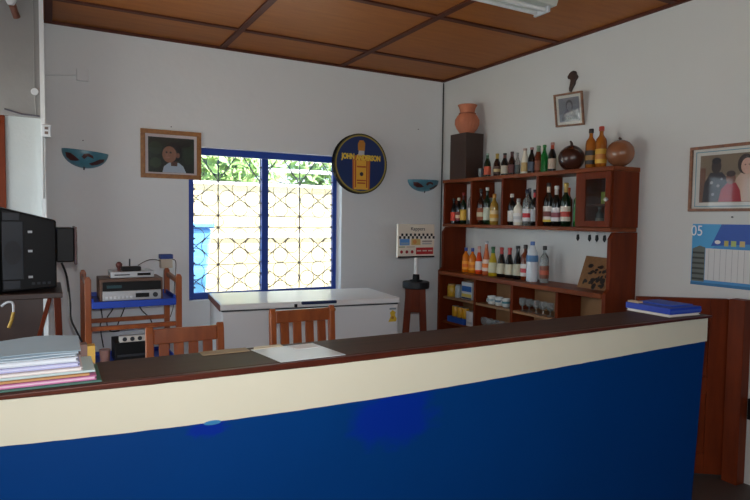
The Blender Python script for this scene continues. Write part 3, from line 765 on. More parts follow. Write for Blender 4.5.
# stemmed glasses
M_gl = mat('glass_stemware', (230, 236, 236), 0.05, trans=0.85)
def stem_glass(x, y, z, label, group, h=0.10):
    t = thing('stem_glass', (x, y, z), label, 'glass', group)
    c = (x, y, z)
    MB().lathe([(0.028, 0), (0.028, 0.002), (0.005, 0.006), (0.004, 0.035)], c, 14).build('foot', M_gl, t, smooth=True)
    MB().lathe([(0.004, 0.0352), (0.022, 0.045), (0.030, 0.065), (0.028, h), (0.0265, h), (0.0285, 0.066), (0.02, 0.048), (0, 0.042)], c, 14).build('bowl', M_gl, t, smooth=True)
ords = ['first', 'second', 'third', 'fourth', 'fifth']
for i, y in enumerate((3.53, 3.455, 3.38, 3.305, 3.23)):
    stem_glass(3.30, y, z1_, 'clear stem glass, %s from the middle compartment divider' % ords[i], 'stem glasses in the third lower compartment')
for i, y in enumerate((4.00, 3.925, 3.85, 3.775, 3.70)):
    stem_glass(3.30, y, z2_, 'clear stem glass below the white cups, %s from the far divider' % ords[i], 'stem glasses in the bottom compartment')

# ------------------------------------------------------------------ dark box and clay vase on the shelf
B(3.255, 3.455, 4.25, 4.485, ZT, 2.275).build('wooden_box', M_wooddark, None, bevel=0.004, label='tall very dark wooden box under the clay vase on the wall shelf', cat='box')
vz = thing('clay_vase', (3.352, 4.365, 2.275), 'terracotta clay vase with carved flutes and flared rim on the dark box', 'vase')
prof = [(0.050, 0.0), (0.065, 0.01), (0.092, 0.05), (0.108, 0.09), (0.107, 0.13), (0.090, 0.165), (0.072, 0.182), (0.066, 0.20), (0.074, 0.235), (0.088, 0.262), (0.082, 0.265), (0.066, 0.235), (0.058, 0.20), (0.0, 0.19)]
mb = MB(); n = 80; vs = []; fs = []
for (r, z) in prof:
    for k in range(n):
        a = 2 * PI * k / n
        rr = r * (1 + (0.035 * math.cos(a * 20) if 0.02 < z < 0.15 else 0))
        vs.append((3.352 + rr * math.cos(a), 4.365 + rr * math.sin(a), 2.275 + z))
for i in range(len(prof) - 1):
    for k in range(n):
        l = (k + 1) % n
        fs.append((i * n + k, i * n + l, (i + 1) * n + l, (i + 1) * n + k))
fs.append(tuple(range(n - 1, -1, -1)))
mb.add(vs, fs).build('vase_body', M_terra, vz, smooth=True)
MB().lathe([(0.075, 0.176), (0.078, 0.18), (0.078, 0.188), (0.071, 0.191), (0.069, 0.186), (0.075, 0.176)], (3.352, 4.365, 2.275), 32).build('neck_band', mat('dark_clay', (150, 80, 54), 0.7, noise=0.3), vz, smooth=True)

# ------------------------------------------------------------------ things on the right wall
def frame_on(name, label, to3, u0, u1, v0, v1, fw, frgb, mrgb, mw, layers, parent_loc, thick=0.02, speck=None):
    t = thing(name, parent_loc, label, 'picture')
    M = mat('frame_%02x%02x%02x' % frgb, frgb, 0.4, noise=0.7 if speck else 0.3, nscale=40 if speck else 12, rgb2=speck)
    for (a, b_, c, d) in ((u0, u1, v0, v0 + fw), (u0, u1, v1 - fw, v1), (u0, u0 + fw, v0 + fw, v1 - fw), (u1 - fw, u1, v0 + fw, v1 - fw)):
        MB().prism(rect(a, b_, c, d), to3, 0.002, thick).build('frame_bar', M, t, bevel=0.003)
    MB().prism(rect(u0 + fw, u1 - fw, v0 + fw, v1 - fw), to3, 0.002, 0.007).build('mount', flat(mrgb), t)
    layered('print', layers, to3, t, 0.0003, 0.0072)
    MB().prism(rect(u0 + fw, u1 - fw, v0 + fw, v1 - fw), to3, 0.0145, 0.0155).build('glazing', thin_glass('picture_glass', (0.97, 0.97, 0.97), 0.02), t)
    return t

# tilted monochrome portrait
cu, cv, tl = 3.257, 2.340, math.radians(3.0)
def tilt(u, v, t): # u grows toward the camera (-Y)
    c, s = math.cos(tl), math.sin(tl)
    a = u * c + v * s; b = -u * s + v * c
    return (XR - 0.008 - (b + 0.127) * 0.195 - t, cu - a, cv + b * 0.97)
lay = [(rect(-0.10, 0.10, -0.09, 0.09), (110, 112, 122)), (rect(-0.10, 0.10, -0.09, -0.03), (130, 132, 140)),
       (circle(0.0, -0.08, 0.075, 16, 0.08, 0, PI), (88, 88, 96)), (circle(0.005, 0.03, 0.034, 16, 0.045), (58, 58, 64)), (circle(0.004, 0.022, 0.024, 16, 0.034), (120, 120, 126)),
       (circle(0.0, -0.065, 0.02, 10, 0.01), (40, 40, 44))]
frame_on('framed_portrait', 'small tilted frame with a grey monochrome portrait high on the wall', tilt, -0.138, 0.138, -0.125, 0.125, 0.014, (150, 100, 60), (200, 198, 190), 0.02, lay, (XR - 0.01, cu, cv - 0.14), speck=(60, 40, 50))
# dark wooden Africa-shaped carving above it
af = [(a_ * 0.72, b_ * 0.78) for a_, b_ in [(-0.045, 0.055), (-0.02, 0.07), (0.012, 0.075), (0.040, 0.062), (0.05, 0.03), (0.068, 0.012), (0.062, -0.004), (0.036, -0.03), (0.03, -0.06), (0.008, -0.085), (-0.018, -0.125), (-0.036, -0.118), (-0.04, -0.085), (-0.03, -0.05), (-0.022, -0.015), (-0.032, 0.002), (-0.056, 0.004), (-0.068, 0.028)]]
MB().prism(af, lambda u, v, t: (XR - t, 3.258 - u, 2.575 + v), 0.001, 0.02).build('wood_carving', M_wooddark, None, bevel=0.004, label='dark wooden carving shaped like Africa on the wall above tilted portrait', cat='carving')

# large framed family photograph
def rw(u, v, t): return (XR - t, -u, v)   # u = -Y
u0 = -2.290
lay = [(rect(u0 + 0.065, u0 + 0.52, 1.622, 1.905), (150, 132, 108)),
       (rect(u0 + 0.065, u0 + 0.52, 1.78, 1.905), (128, 112, 92)),
       (rect(u0 + 0.065, u0 + 0.10, 1.622, 1.83), (112, 74, 56)),
       # man in dark patterned shirt
       ([(u0 + 0.085, 1.625), (u0 + 0.095, 1.74), (u0 + 0.13, 1.80), (u0 + 0.20, 1.80), (u0 + 0.235, 1.76), (u0 + 0.245, 1.625)], (44, 46, 58)),
       (circle(u0 + 0.165, 1.835, 0.030, 16, 0.042), (52, 40, 42)), (circle(u0 + 0.165, 1.868, 0.028, 14, 0.02), (30, 28, 38)),
       (circle(u0 + 0.14, 1.74, 0.010, 8), (150, 150, 150)), (circle(u0 + 0.18, 1.72, 0.010, 8), (140, 130, 130)), (circle(u0 + 0.15, 1.67, 0.010, 8), (130, 130, 140)), (circle(u0 + 0.2, 1.76, 0.008, 8), (120, 120, 130)),
       # adult in light shirt
       ([(u0 + 0.26, 1.625), (u0 + 0.285, 1.76), (u0 + 0.32, 1.80), (u0 + 0.40, 1.80), (u0 + 0.44, 1.74), (u0 + 0.45, 1.625)], (196, 168, 150)),
       (circle(u0 + 0.335, 1.840, 0.044, 18, 0.058), (46, 30, 28)), (circle(u0 + 0.345, 1.828, 0.034, 18, 0.046), (206, 164, 146)),
       # child in red
       ([(u0 + 0.185, 1.625), (u0 + 0.20, 1.70), (u0 + 0.235, 1.735), (u0 + 0.285, 1.735), (u0 + 0.31, 1.69), (u0 + 0.32, 1.625)], (160, 34, 52)),
       (circle(u0 + 0.255, 1.762, 0.028, 16, 0.036), (120, 78, 66)), (circle(u0 + 0.255, 1.788, 0.027, 14, 0.018), (58, 36, 34)),
       (circle(u0 + 0.158, 1.835, 0.004, 6), (20, 16, 16)), (circle(u0 + 0.176, 1.835, 0.004, 6), (20, 16, 16)), (circle(u0 + 0.335, 1.835, 0.004, 6), (60, 40, 36)), (circle(u0 + 0.357, 1.835, 0.004, 6), (60, 40, 36))]
ph = frame_on('framed_photograph', 'large framed colour photograph of three people on the right wall', rw, u0, u0 + 0.585, 1.568, 1.962, 0.018, (150, 100, 70), (214, 214, 208), 0.03, lay, (XR - 0.01, 2.0, 1.568), speck=(92, 60, 50))
for (a, b_, c, d) in ((u0 + 0.035, u0 + 0.55, 1.596, 1.602), (u0 + 0.035, u0 + 0.55, 1.924, 1.930), (u0 + 0.035, u0 + 0.041, 1.602, 1.924)):
    MB().prism(rect(a, b_, c, d), rw, 0.0071, 0.0078).build('mount_line', flat((120, 160, 172)), ph)

# calendar below it
cal = thing('wall_calendar', (XR - 0.005, 2.0, 1.05), 'blue and white wall calendar with a building photo under the family photograph', 'calendar')
c0 = -2.262
lay = [(rect(c0, c0 + 0.60, 1.118, 1.492), (62, 140, 200)),
       ([(c0, 1.30), (c0 + 0.09, 1.30), (c0 + 0.26, 1.492), (c0, 1.492)], (70, 160, 214)),
       ([(c0 + 0.12, 1.36), (c0 + 0.18, 1.492), (c0 + 0.60, 1.492), (c0 + 0.60, 1.40)], (36, 84, 176)),
       ([(c0 + 0.005, 1.14), (c0 + 0.085, 1.14), (c0 + 0.085, 1.35), (c0 + 0.05, 1.36), (c0 + 0.005, 1.34)], (92, 100, 96)),
       (rect(c0 + 0.088, c0 + 0.59, 1.152, 1.345), (214, 216, 216)),
       (circle(c0 + 0.16, 1.385, 0.018, 12, 0.012), (220, 226, 226)), (rect(c0 + 0.20, c0 + 0.225, 1.362, 1.395), (176, 170, 90)), (rect(c0 + 0.24, c0 + 0.27, 1.362, 1.395), (170, 190, 110)), (rect(c0 + 0.29, c0 + 0.32, 1.362, 1.395), (200, 180, 120)),
       (rect(c0, c0 + 0.60, 1.118, 1.135), (40, 110, 160))]
for k in range(6): lay.append((rect(c0 + 0.007, c0 + 0.083, 1.15 + k * 0.032, 1.162 + k * 0.032), (42, 46, 44)))
for k in range(14): lay.append((rect(c0 + 0.11 + k * 0.035, c0 + 0.112 + k * 0.035, 1.155, 1.342), (150, 152, 158)))
layered('calendar_sheet', lay, rw, cal, 0.0002, 0.001)
lettering('05', (XR - 0.0085, 2.229, 1.448), FACE_RIGHT, 0.090, (236, 240, 244), cal, width=0.070)
MB().tube([(XR - 0.0, 2.02, 1.535), (XR - 0.012, 2.02, 1.535)], 0.004, 8).build('nail', M_iron, cal)

# corner cable
MB().tube([(3.488, 4.938, 2.86), (3.489, 4.938, 2.2), (3.487, 4.938, 1.6), (3.488, 4.938, 0.05)], 0.006, 6).build('wall_cable', M_cable, None, label='dark cable running down the corner between the two white walls', cat='cable')

# ------------------------------------------------------------------ things on the back wall
def bw(u, v, t): return (u, YB - t, v)
lay = [(rect(0.712, 1.020, 1.850, 2.110), (30, 40, 34)),
       (circle(0.76, 2.03, 0.045, 14, 0.05), (44, 62, 46)), (circle(0.98, 2.0, 0.04, 14, 0.09), (40, 58, 40)), (circle(0.76, 1.92, 0.04, 12), (50, 70, 50)), (circle(0.95, 2.07, 0.05, 12, 0.03), (26, 32, 30)),
       ([(0.805, 1.851), (0.815, 1.895), (0.85, 1.925), (0.915, 1.925), (0.945, 1.90), (0.965, 1.851)], (176, 196, 214)),
       (rect(0.862, 0.905, 1.90, 1.945), (92, 62, 50)),
       (circle(0.880, 2.005, 0.058, 20, 0.075), (20, 18, 18)), (circle(0.852, 1.985, 0.048, 20, 0.062), (150, 106, 84)), (circle(0.91, 1.98, 0.012, 10, 0.02), (128, 88, 70)),
       (circle(0.84, 1.962, 0.018, 10, 0.006), (170, 120, 104)), (circle(0.832, 2.0, 0.007, 8), (30, 20, 18)), (circle(0.86, 2.0, 0.007, 8), (30, 20, 18)),
       ([(0.838, 1.992), (0.826, 1.974), (0.844, 1.974)], (166, 120, 96))]
lay = [([(0.866 + (a_ - 0.866) * 1.14, 1.984 + (b_ - 1.984) * 1.06) for a_, b_ in poly_], c_) for poly_, c_ in lay]
frame_on('framed_portrait', 'wood-framed colour portrait of a person in pale blue shirt beside the window', bw, 0.634, 1.097, 1.795, 2.175, 0.034, (166, 112, 56), (214, 204, 206), 0.03, lay, (0.865, YB - 0.01, 1.795), speck=(120, 76, 40))

# round advertising sign
sg = thing('round_sign', (2.54, 4.9, 1.72), 'round blue and yellow advertising sign with a bottle beside the window', 'sign')
scx, scz, sr = 2.545, 2.003, 0.278
def sgt(u, v, t): return (scx + u, 4.948 - t * 0.7, scz + v)
MB().prism(circle(0, 0, sr, 48), sgt, 0.0, 0.075).build('sign_drum', mat('sign_black', (16, 15, 17), 0.85, spec=0.1, noise=0.2), sg, bevel=0.003)
lay = [(circle(0, 0, sr - 0.004, 48), (70, 66, 40)), (circle(0, 0, sr - 0.014, 48), (168, 152, 60)), (circle(0, 0, sr - 0.026, 48), (24, 50, 104)),
       ([(-0.085, -0.235), (0.09, -0.235), (0.095, 0.045), (0.06, 0.075), (-0.06, 0.075), (-0.09, 0.045)], (206, 116, 44)),
       ([(-0.07, -0.238), (0.075, -0.238), (0.072, 0.03), (-0.07, 0.03)], (238, 184, 66)),
       (rect(-0.064, -0.052, -0.22, 0.03), (176, 70, 40)), (rect(0.054, 0.066, -0.22, 0.03), (176, 70, 40)),
       (rect(-0.045, 0.05, -0.035, -0.02), (190, 90, 40)), (rect(-0.045, 0.05, -0.16, -0.148), (180, 80, 40)), (rect(-0.04, 0.045, -0.185, -0.172), (180, 80, 40)),
       (circle(0.004, -0.095, 0.019, 14), (40, 36, 60)),
       ([(-0.035, 0.075), (0.03, 0.075), (0.03, 0.12), (-0.028, 0.12)], (198, 206, 212)),
       ([(-0.036, 0.12), (0.034, 0.12), (0.038, 0.19), (0.02, 0.215), (-0.02, 0.215), (-0.038, 0.18)], (190, 130, 48))]
layered('sign_face', lay, sgt, sg, 0.0005, 0.0752)
lettering('JOHN', (scx - 0.138, 4.948 - 0.0590, scz + 0.060), FACE_BACK, 0.066, (240, 206, 80), sg, width=0.135, bold=0.004)
lettering('ANDERSON', (scx + 0.072, 4.948 - 0.0590, scz + 0.054), FACE_BACK, 0.066, (240, 206, 80), sg, width=0.26, bold=0.004)

# half-bowl wall lamps
def lamp_mat():
    m = mat('painted_bowl', (84, 142, 160), 0.35, noise=0.6, nscale=14, rgb2=(56, 100, 116))
    return m
M_bowl = lamp_mat()
def wall_lamp(cx, zt, w, h, label):
    t = thing('wall_lamp', (cx, YB, zt - h), label, 'lamp', 'painted half-bowl wall lamps')
    mb = MB(); K, n = 8, 24; R = w / 2; dep = R * 0.62
    vs = []; fs = []
    for s_, g in ((0, 1.0), (1, 0.93)):
        for i in range(K + 1):
            ph = (PI / 2) * i / K
            for k in range(n + 1):
                a = PI * k / n
                rr = R * math.cos(ph) * g if i < K else 0.001
                vs.append((cx + rr * math.cos(a), YB - 0.001 - rr * math.sin(a) * dep / R, zt - h * math.sin(ph) * g))
    L = (K + 1) * (n + 1)
    for s_ in (0, 1):
        for i in range(K):
            for k in range(n):
                a = s_ * L + i * (n + 1) + k
                fs.append((a, a + 1, a + n + 2, a + n + 1))
    for k in range(n): fs.append((k, k + 1, L + k + 1, L + k))
    mb.add(vs, fs).build('bowl', M_bowl, t, smooth=True)
    # painted fish-like motifs hugging the bowl
    def on(u, v, tt):
        # u along X (-1..1), v along height (0..1) -> point on the bowl
        ph = math.asin(max(0, min(0.999, v))); r = math.cos(ph)
        x = max(-0.98 * r, min(0.98 * r, u)); y = math.sqrt(max(0, r * r - x * x)) * dep
        nrm = 1 + tt / R
        return (cx + x * R * nrm, YB - 0.001 - y * nrm, zt - h * v * nrm)
    mm = MB()
    def patch(outline, steps=4):
        cu_ = sum(p[0] for p in outline) / len(outline); cv_ = sum(p[1] for p in outline) / len(outline)
        n_ = len(outline); vs_ = [on(cu_, cv_, 0.0035)]; fs_ = []
        for q in range(1, steps + 1):
            f = q / steps
            vs_ += [on(cu_ + (u - cu_) * f, cv_ + (v - cv_) * f, 0.0035) for u, v in outline]
        for k in range(n_): fs_.append((0, 1 + k, 1 + (k + 1) % n_))
        for q in range(steps - 1):
            for k in range(n_):
                a_ = 1 + q * n_
                fs_.append((a_ + k, a_ + n_ + k, a_ + n_ + (k + 1) % n_, a_ + (k + 1) % n_))
        mm.add(vs_, fs_)
    patch([(-0.82, 0.22), (-0.62, 0.24), (-0.40, 0.42), (-0.22, 0.60), (-0.36, 0.66), (-0.58, 0.66), (-0.76, 0.48)])
    patch([(0.80, 0.34), (0.78, 0.50), (0.56, 0.70), (0.30, 0.80), (0.16, 0.72), (0.40, 0.56), (0.58, 0.40)])
    patch([(-0.16, 0.40), (-0.08, 0.22), (0.10, 0.16), (0.30, 0.26), (0.34, 0.42), (0.20, 0.34), (0.06, 0.30), (-0.04, 0.50)])
    mm.build('painted_motif', mat('motif_brown', (84, 34, 32), 0.4, noise=0.6, nscale=25, rgb2=(40, 22, 24)), t)
    MB().tube([(cx, YB - dep * 0.35, zt - h * 0.93), (cx, YB - dep * 0.35, zt - h * 1.12)], 0.006, 8).build('finial', M_iron, t)
    return t
lmp = wall_lamp(0.238, 1.970, 0.318, 0.125, 'painted blue half-bowl wall lamp on the wall above the trolley')
lmp.rotation_euler = (0, 0.09, 0)
wall_lamp(3.265, 1.885, 0.355, 0.115, 'painted blue half-bowl wall lamp near the corner above the stool sign')
for (x, z) in ((0.234, 2.05), (0.865, 2.205), (3.2, 2.38)):
    MB().tube([(x, YB + 0.0, z), (x, YB - 0.012, z)], 0.004, 8).build('wall_nail', M_iron, None, label={0.234: 'nail in the wall above the left lamp bowl', 0.865: 'nail above the wood-framed colour portrait', 3.2: 'nail in the wall high above the right lamp bowl'}[x], cat='nail')
# junction box with conduit, small boxes by the left corner
jb = thing('junction_box', (0.236, YB, 2.48), 'white junction box with a conduit on the upper back wall', 'junction box')
B(0.195, 0.278, YB - 0.022, YB - 0.0005, 2.485, 2.575).build('box_cover', M_wall, jb, bevel=0.006)
MB().tube([(-0.005, YB - 0.008, 2.50), (0.1, YB - 0.008, 2.515), (0.195, YB - 0.008, 2.525)], 0.006, 6).build('conduit', M_wall, jb)
sw = thing('switch_box', (-0.01, 4.43, 2.0), 'small pale switch box on the corner strip below the lintel', 'switch')
B(-0.030, 0.022, 4.419, 4.4395, 2.00, 2.08).build('switch_plate', M_whitegrey, sw, bevel=0.004)
for z in (2.025, 2.055):
    B(-0.014, 0.006, 4.414, 4.4189, z - 0.009, z + 0.009).build('rocker', mat('brown_rocker', (110, 90, 84), 0.5, noise=0.2), sw, bevel=0.002)
MB().tube([(-0.022, 4.43, 2.0), (-0.022, 4.43, 1.75), (-0.024, 4.43, 1.60)], 0.004, 6).build('lead', M_wallgrey, sw)
w2 = thing('wire_clip', (-0.065, 4.44, 2.27), 'small round white wire clip on the grey lintel', 'clip')
MB().prism(circle(0, 0, 0.022, 14), lambda u, v, t: (-0.066 + u, 4.46 - t, 2.287 + v), 0.0, 0.018).build('clip_body', M_whitegrey, w2, bevel=0.003)
MB().tube([(-0.066, 4.452, 2.88), (-0.066, 4.453, 2.31)], 0.004, 6).build('wire_up', M_wallgrey, w2)
MB().tube([(-0.066, 4.453, 2.265), (-0.06, 4.452, 2.135)], 0.004, 6).build('wire_down', M_wallgrey, w2)
MB().tube([(-0.234, 4.452, 2.16), (-0.14, 4.448, 2.137), (-0.04, 4.432, 2.13)], 0.005, 6).build('lintel_wire', M_iron, None, label='dark wire sagging along the underside of the grey lintel', cat='wire')
bl = thing('bulb_holder', (-0.19, 4.46, 2.78), 'white bulb in a brown holder on the grey lintel near the ceiling', 'bulb')
MB().tube([(-0.158, 4.46, 2.745), (-0.17, 4.43, 2.775), (-0.178, 4.40, 2.80)], [0.022, 0.020, 0.022], 10).build('holder', mat('bakelite', (120, 74, 58), 0.5, noise=0.3), bl, smooth=True)
mbb = MB(); mbb.lathe([(0.018, 0), (0.034, 0.03), (0.036, 0.05), (0.024, 0.075), (0.0, 0.082)], (-0.185, 4.385, 2.795), 14); mbb.build('glass_bulb', M_white, bl, smooth=True)

# ------------------------------------------------------------------ fluorescent fitting
fx = thing('ceiling_light', (2.2, 2.83, CEIL - 0.06), 'white fluorescent ceiling light fitting, switched off', 'light')
MB().hexa([(1.60, 2.752, 2.835), (2.79, 2.752, 2.835), (2.79, 2.915, 2.835), (1.60, 2.915, 2.835)], [(1.60, 2.735, 2.875), (2.79, 2.735, 2.875), (2.79, 2.932, 2.875), (1.60, 2.932, 2.875)]).build('housing', mat('fitting_enamel', (206, 212, 204), 0.35, noise=0.08, nscale=5), fx, bevel=0.004)
for y in (2.795, 2.87):
    MB().tube([(1.66, y, 2.815), (2.73, y, 2.815)], 0.013, 10).build('tube', M_white, fx, smooth=True)
for x in (1.64, 2.735):
    B(x, x + 0.018, 2.77, 2.895, 2.798, 2.8345).build('tube_holder', M_whitegrey, fx)

# ------------------------------------------------------------------ freezer
fz = thing('chest_freezer', (1.012, 3.99, 0), 'long white chest freezer with closed lid below the window', 'freezer', rotz=-0.115)
FX0, FX1, FY0, FY1 = 1.012, 2.352, 3.99, 4.645
B(FX0 + 0.008, FX1 - 0.008, FY0 + 0.008, FY1, 0.05, 0.848).build('cabinet', M_whitegrey, fz, bevel=0.012)
B(FX0 + 0.012, FX1 - 0.012, FY0 + 0.014, FY1, 0.848, 0.858).build('gasket', M_dgrey, fz)
B(FX0, FX1, FY0, FY1, 0.858, 0.900).build('lid', M_white, fz, bevel=0.009)
B(FX0 - 0.004, FX0 - 0.0003, FY0 + 0.004, FY1, 0.854, 0.896).build('lid_edge', mat('rusty_edge', (112, 60, 52), 0.6, noise=0.5, nscale=15), fz)
B(1.575, 1.835, FY0 - 0.030, FY0 - 0.001, 0.880, 0.902).build('lid_handle', mat('navy_plastic', (26, 44, 84), 0.4, noise=0.1), fz, bevel=0.006)
B(1.525, 1.545, FY0 - 0.012, FY0 - 0.001, 0.862, 0.884).build('hinge_catch', M_black, fz)
MB().prism(circle(0, 0, 0.016, 14), lambda u, v, t: (1.82 + u, FY0 + 0.008 - t, 0.83 + v), 0, 0.008).build('lock', mat('brass', (150, 126, 84), 0.35, metal=0.7, noise=0.1), fz)
st = MB()
fs_ = lambda u, v, t: (2.295 + u, FY0 + 0.008 - t, 0.765 + v)
layered('sticker', [(rect(-0.026, 0.03, 0.042, 0.056), (120, 140, 150)), ([(-0.035, -0.05), (0.028, -0.05), (0.036, -0.03), (0.018, 0.0), (0.026, 0.02), (0.0, 0.04), (-0.022, 0.02), (-0.014, -0.006)], (216, 180, 50)), (circle(0, -0.02, 0.012, 10), (170, 120, 40))], fs_, fz)
for (x, y) in ((FX0 + 0.08, FY0 + 0.08), (FX1 - 0.08, FY0 + 0.08), (FX0 + 0.08, FY1 - 0.08), (FX1 - 0.08, FY1 - 0.08)):
    MB().lathe([(0.025, 0), (0.025, 0.0495)], (x, y, 0), 12).build('foot', M_black, fz)

# ------------------------------------------------------------------ stool with counter display sign
sl = thing('wooden_stool', (2.915, 4.5, 0), 'dark wooden stool with black seat between freezer and back bar', 'stool', rotz=-0.54)
MB().prism(circle(0, 0, 0.122, 28), lambda u, v, t: (2.915 + u, 4.5 + v, t), 0.872, 0.935).build('seat', mat('black_seat', (32, 34, 38), 0.45, noise=0.2), sl, bevel=0.010)
for sx in (-1, 1):
    for sy in (-1, 1):
        MB().bar((2.912 + sx * 0.058, 4.5 + sy * 0.06, 0.871), (2.905 + sx * 0.105, 4.5 + sy * 0.085, 0.0), 0.058, 0.045, up=(0, 1, 0)).build('leg', M_wood, sl, bevel=0.003)
    B(2.88 + sx * 0.062, 2.935 + sx * 0.062, 4.4645, 4.5355, 0.70, 0.871).build('apron', M_wood, sl)
B(2.85, 2.97, 4.425, 4.445, 0.66, 0.871).build('front_apron', M_wood, sl, bevel=0.002)
for sy in (-1, 1):
    MB().bar((2.84, 4.5 + sy * 0.078, 0.22), (2.97, 4.5 + sy * 0.078, 0.22), 0.03, 0.025).build('stretcher', M_wood, sl)
ds = thing('display_sign', (2.915, 4.5, 0.935), 'cream advertising display board with checker band and red banner on the stool', 'sign')
MB().lathe([(0.06, 0), (0.06, 0.01), (0.032, 0.014), (0.030, 0.06), (0.02, 0.064)], (2.915, 4.5, 0.9355), 18).build('base', M_black, ds, smooth=True)
MB().tube([(2.915, 4.5, 1.0), (2.915, 4.5, 1.1515)], 0.019, 12).build('pole', M_paper, ds, smooth=True)
B(2.708, 3.098, 4.485, 4.512, 1.152, 1.452).build('board', mat('cream_card', (240, 232, 216), 0.6, noise=0.06), ds, bevel=0.003)
B(2.708, 3.098, 4.480, 4.4849, 1.152, 1.165).build('bottom_edge', M_black, ds)
def dst(u, v, t): return (2.708 + u * 0.93, 4.485 - t, 1.152 + v * 0.94)
lay = [(rect(0.012, 0.42, 0.165, 0.215), (242, 238, 228))]
for k in range(17):
    lay.append((rect(0.012 + k * 0.024, 0.036 + k * 0.024, 0.205 if k % 2 else 0.180, 0.230 if k % 2 else 0.205), (34, 34, 36)))
lay += [(rect(0.02, 0.13, 0.118, 0.178), (100, 164, 230)), (rect(0.03, 0.12, 0.125, 0.145), (150, 180, 214)), (rect(0.15, 0.255, 0.120, 0.178), (222, 190, 120)), (circle(0.19, 0.15, 0.022, 12), (224, 156, 90)),
        (rect(0.275, 0.39, 0.152, 0.160), (90, 80, 86)), (rect(0.275, 0.385, 0.125, 0.142), (196, 192, 190)),
        (rect(0.205, 0.405, 0.03, 0.095), (190, 40, 44)), (rect(0.215, 0.265, 0.058, 0.070), (220, 200, 190)), (rect(0.28, 0.33, 0.058, 0.070), (220, 200, 190)), (rect(0.345, 0.395, 0.058, 0.070), (220, 200, 190)),
        (rect(0.01, 0.08, 0.098, 0.106), (120, 150, 110)), (rect(0.095, 0.19, 0.098, 0.106), (190, 170, 150)),
        (circle(0.04, 0.055, 0.016, 12), (168, 32, 36)), (circle(0.10, 0.055, 0.016, 12), (150, 32, 36)), (circle(0.16, 0.055, 0.016, 12), (168, 32, 36))]
layered('printed_face', lay, dst, ds, 0.0001, 0.0003)
lettering('Kappers', (2.915, 4.480, 1.410), FACE_BACK, 0.047, (60, 56, 54), ds, width=0.15)

# ------------------------------------------------------------------ chairs
def chair(x0, x1, y, ztop, label):
    cx = (x0 + x1) / 2; wdt = x1 - x0
    t = thing('wooden_chair', (cx, y - 0.2, 0), label, 'chair', 'varnished slat-back chairs behind the counter')
    pw = 0.036
    for s in (-1, 1):
        x = cx + s * (wdt / 2 - pw / 2)
        # rear post: upright below the seat, leaning back above it, rounded top
        pts = [(-0.02, 0), (0.022, 0), (0.026, 0.44), (0.060, ztop - 0.02), (0.050, ztop), (0.034, ztop + 0.004), (0.020, ztop - 0.03), (-0.016, 0.44)]
        MB().prism(pts, lambda u, v, tt: (x + tt, y - 0.045 + u, v), -pw / 2, pw / 2).build('back_post', M_chair, t, bevel=0.006)
        MB().bar((cx + s * (wdt / 2 - 0.02), y - 0.41, 0.0), (cx + s * (wdt / 2 - 0.02), y - 0.41, 0.425), 0.04, 0.04).build('front_leg', M_chair, t, bevel=0.004)
        B(x - 0.011, x + 0.011, y - 0.39, y - 0.07, 0.20, 0.23).build('side_stretcher', M_chair, t)
        B(x - 0.012, x + 0.012, y - 0.39, y - 0.065, 0.37, 0.4245).build('side_rail', M_chair, t)
    xi0, xi1 = x0 + pw + 0.0005, x1 - pw - 0.0005
    MB().hexa([(xi0, y - 0.022, ztop - 0.085), (xi1, y - 0.022, ztop - 0.085), (xi1, y + 0.000, ztop - 0.085), (xi0, y + 0.000, ztop - 0.085)],
              [(xi0, y - 0.014, ztop - 0.012), (xi1, y - 0.014, ztop - 0.012), (xi1, y + 0.008, ztop - 0.012), (xi0, y + 0.008, ztop - 0.012)]).build('top_rail', M_chair, t, bevel=0.004)
    B(xi0, xi1, y - 0.058, y - 0.038, 0.52, 0.57).build('lower_rail', M_chair, t, bevel=0.003)
    ns = 4; span = xi1 - xi0; sw_ = span * 0.155; gap = (span - ns * sw_) / (ns + 1)
    for k in range(ns):
        a = xi0 + gap + k * (sw_ + gap)
        MB().hexa([(a, y - 0.054, 0.5705), (a + sw_, y - 0.054, 0.5705), (a + sw_, y - 0.041, 0.5705), (a, y - 0.041, 0.5705)],
                  [(a, y - 0.020, ztop - 0.0855), (a + sw_, y - 0.020, ztop - 0.0855), (a + sw_, y - 0.007, ztop - 0.0855), (a, y - 0.007, ztop - 0.0855)]).build('back_slat', M_chair, t, bevel=0.002)
    B(x0 - 0.005, x1 + 0.005, y - 0.44, y - 0.068, 0.4255, 0.450).build('seat', M_chair, t, bevel=0.006)
    B(xi0, xi1, y - 0.425, y - 0.405, 0.36, 0.4245).build('front_rail', M_chair, t)
    B(xi0, xi1, y - 0.055, y - 0.035, 0.37, 0.42).build('rear_rail', M_chair, t)
chair(0.407, 0.788, 3.05, 0.952, 'orange-brown slat-back chair in front of the blue-shelved trolley')
chair(1.122, 1.535, 3.30, 0.962, 'orange-brown slat-back chair in front of the white freezer')

# ------------------------------------------------------------------ trolley with hi-fi
tl_ = thing('wooden_trolley', (0.52, 4.62, 0), 'brown wooden trolley with blue shelves holding hi-fi equipment', 'trolley')
for (x, y, z) in ((0.228, 4.45, 1.075), (0.825, 4.45, 1.075), (0.215, 4.80, 1.095), (0.80, 4.80, 1.095)):
    MB().prism([(-0.02, 0), (0.02, 0), (0.02, z - 0.02), (0.010, z), (-0.010, z), (-0.02, z - 0.02)], lambda u, v, t: (x + u, y + t, v), -0.02, 0.02).build('post', M_chair, tl_, bevel=0.003)
for x in (0.2215, 0.8125):
    MB().bar((x + 0.004, 4.4705, 1.03), (x - 0.008, 4.7795, 1.05), 0.025, 0.03).build('handle_rail', M_chair, tl_)
for z in (0.70,):
    B(0.2485, 0.8045, 4.437, 4.463, z, z + 0.03).build('front_rail', M_chair, tl_)
    B(0.2355, 0.7795, 4.787, 4.812, z, z + 0.03).build('rear_rail', M_chair, tl_)
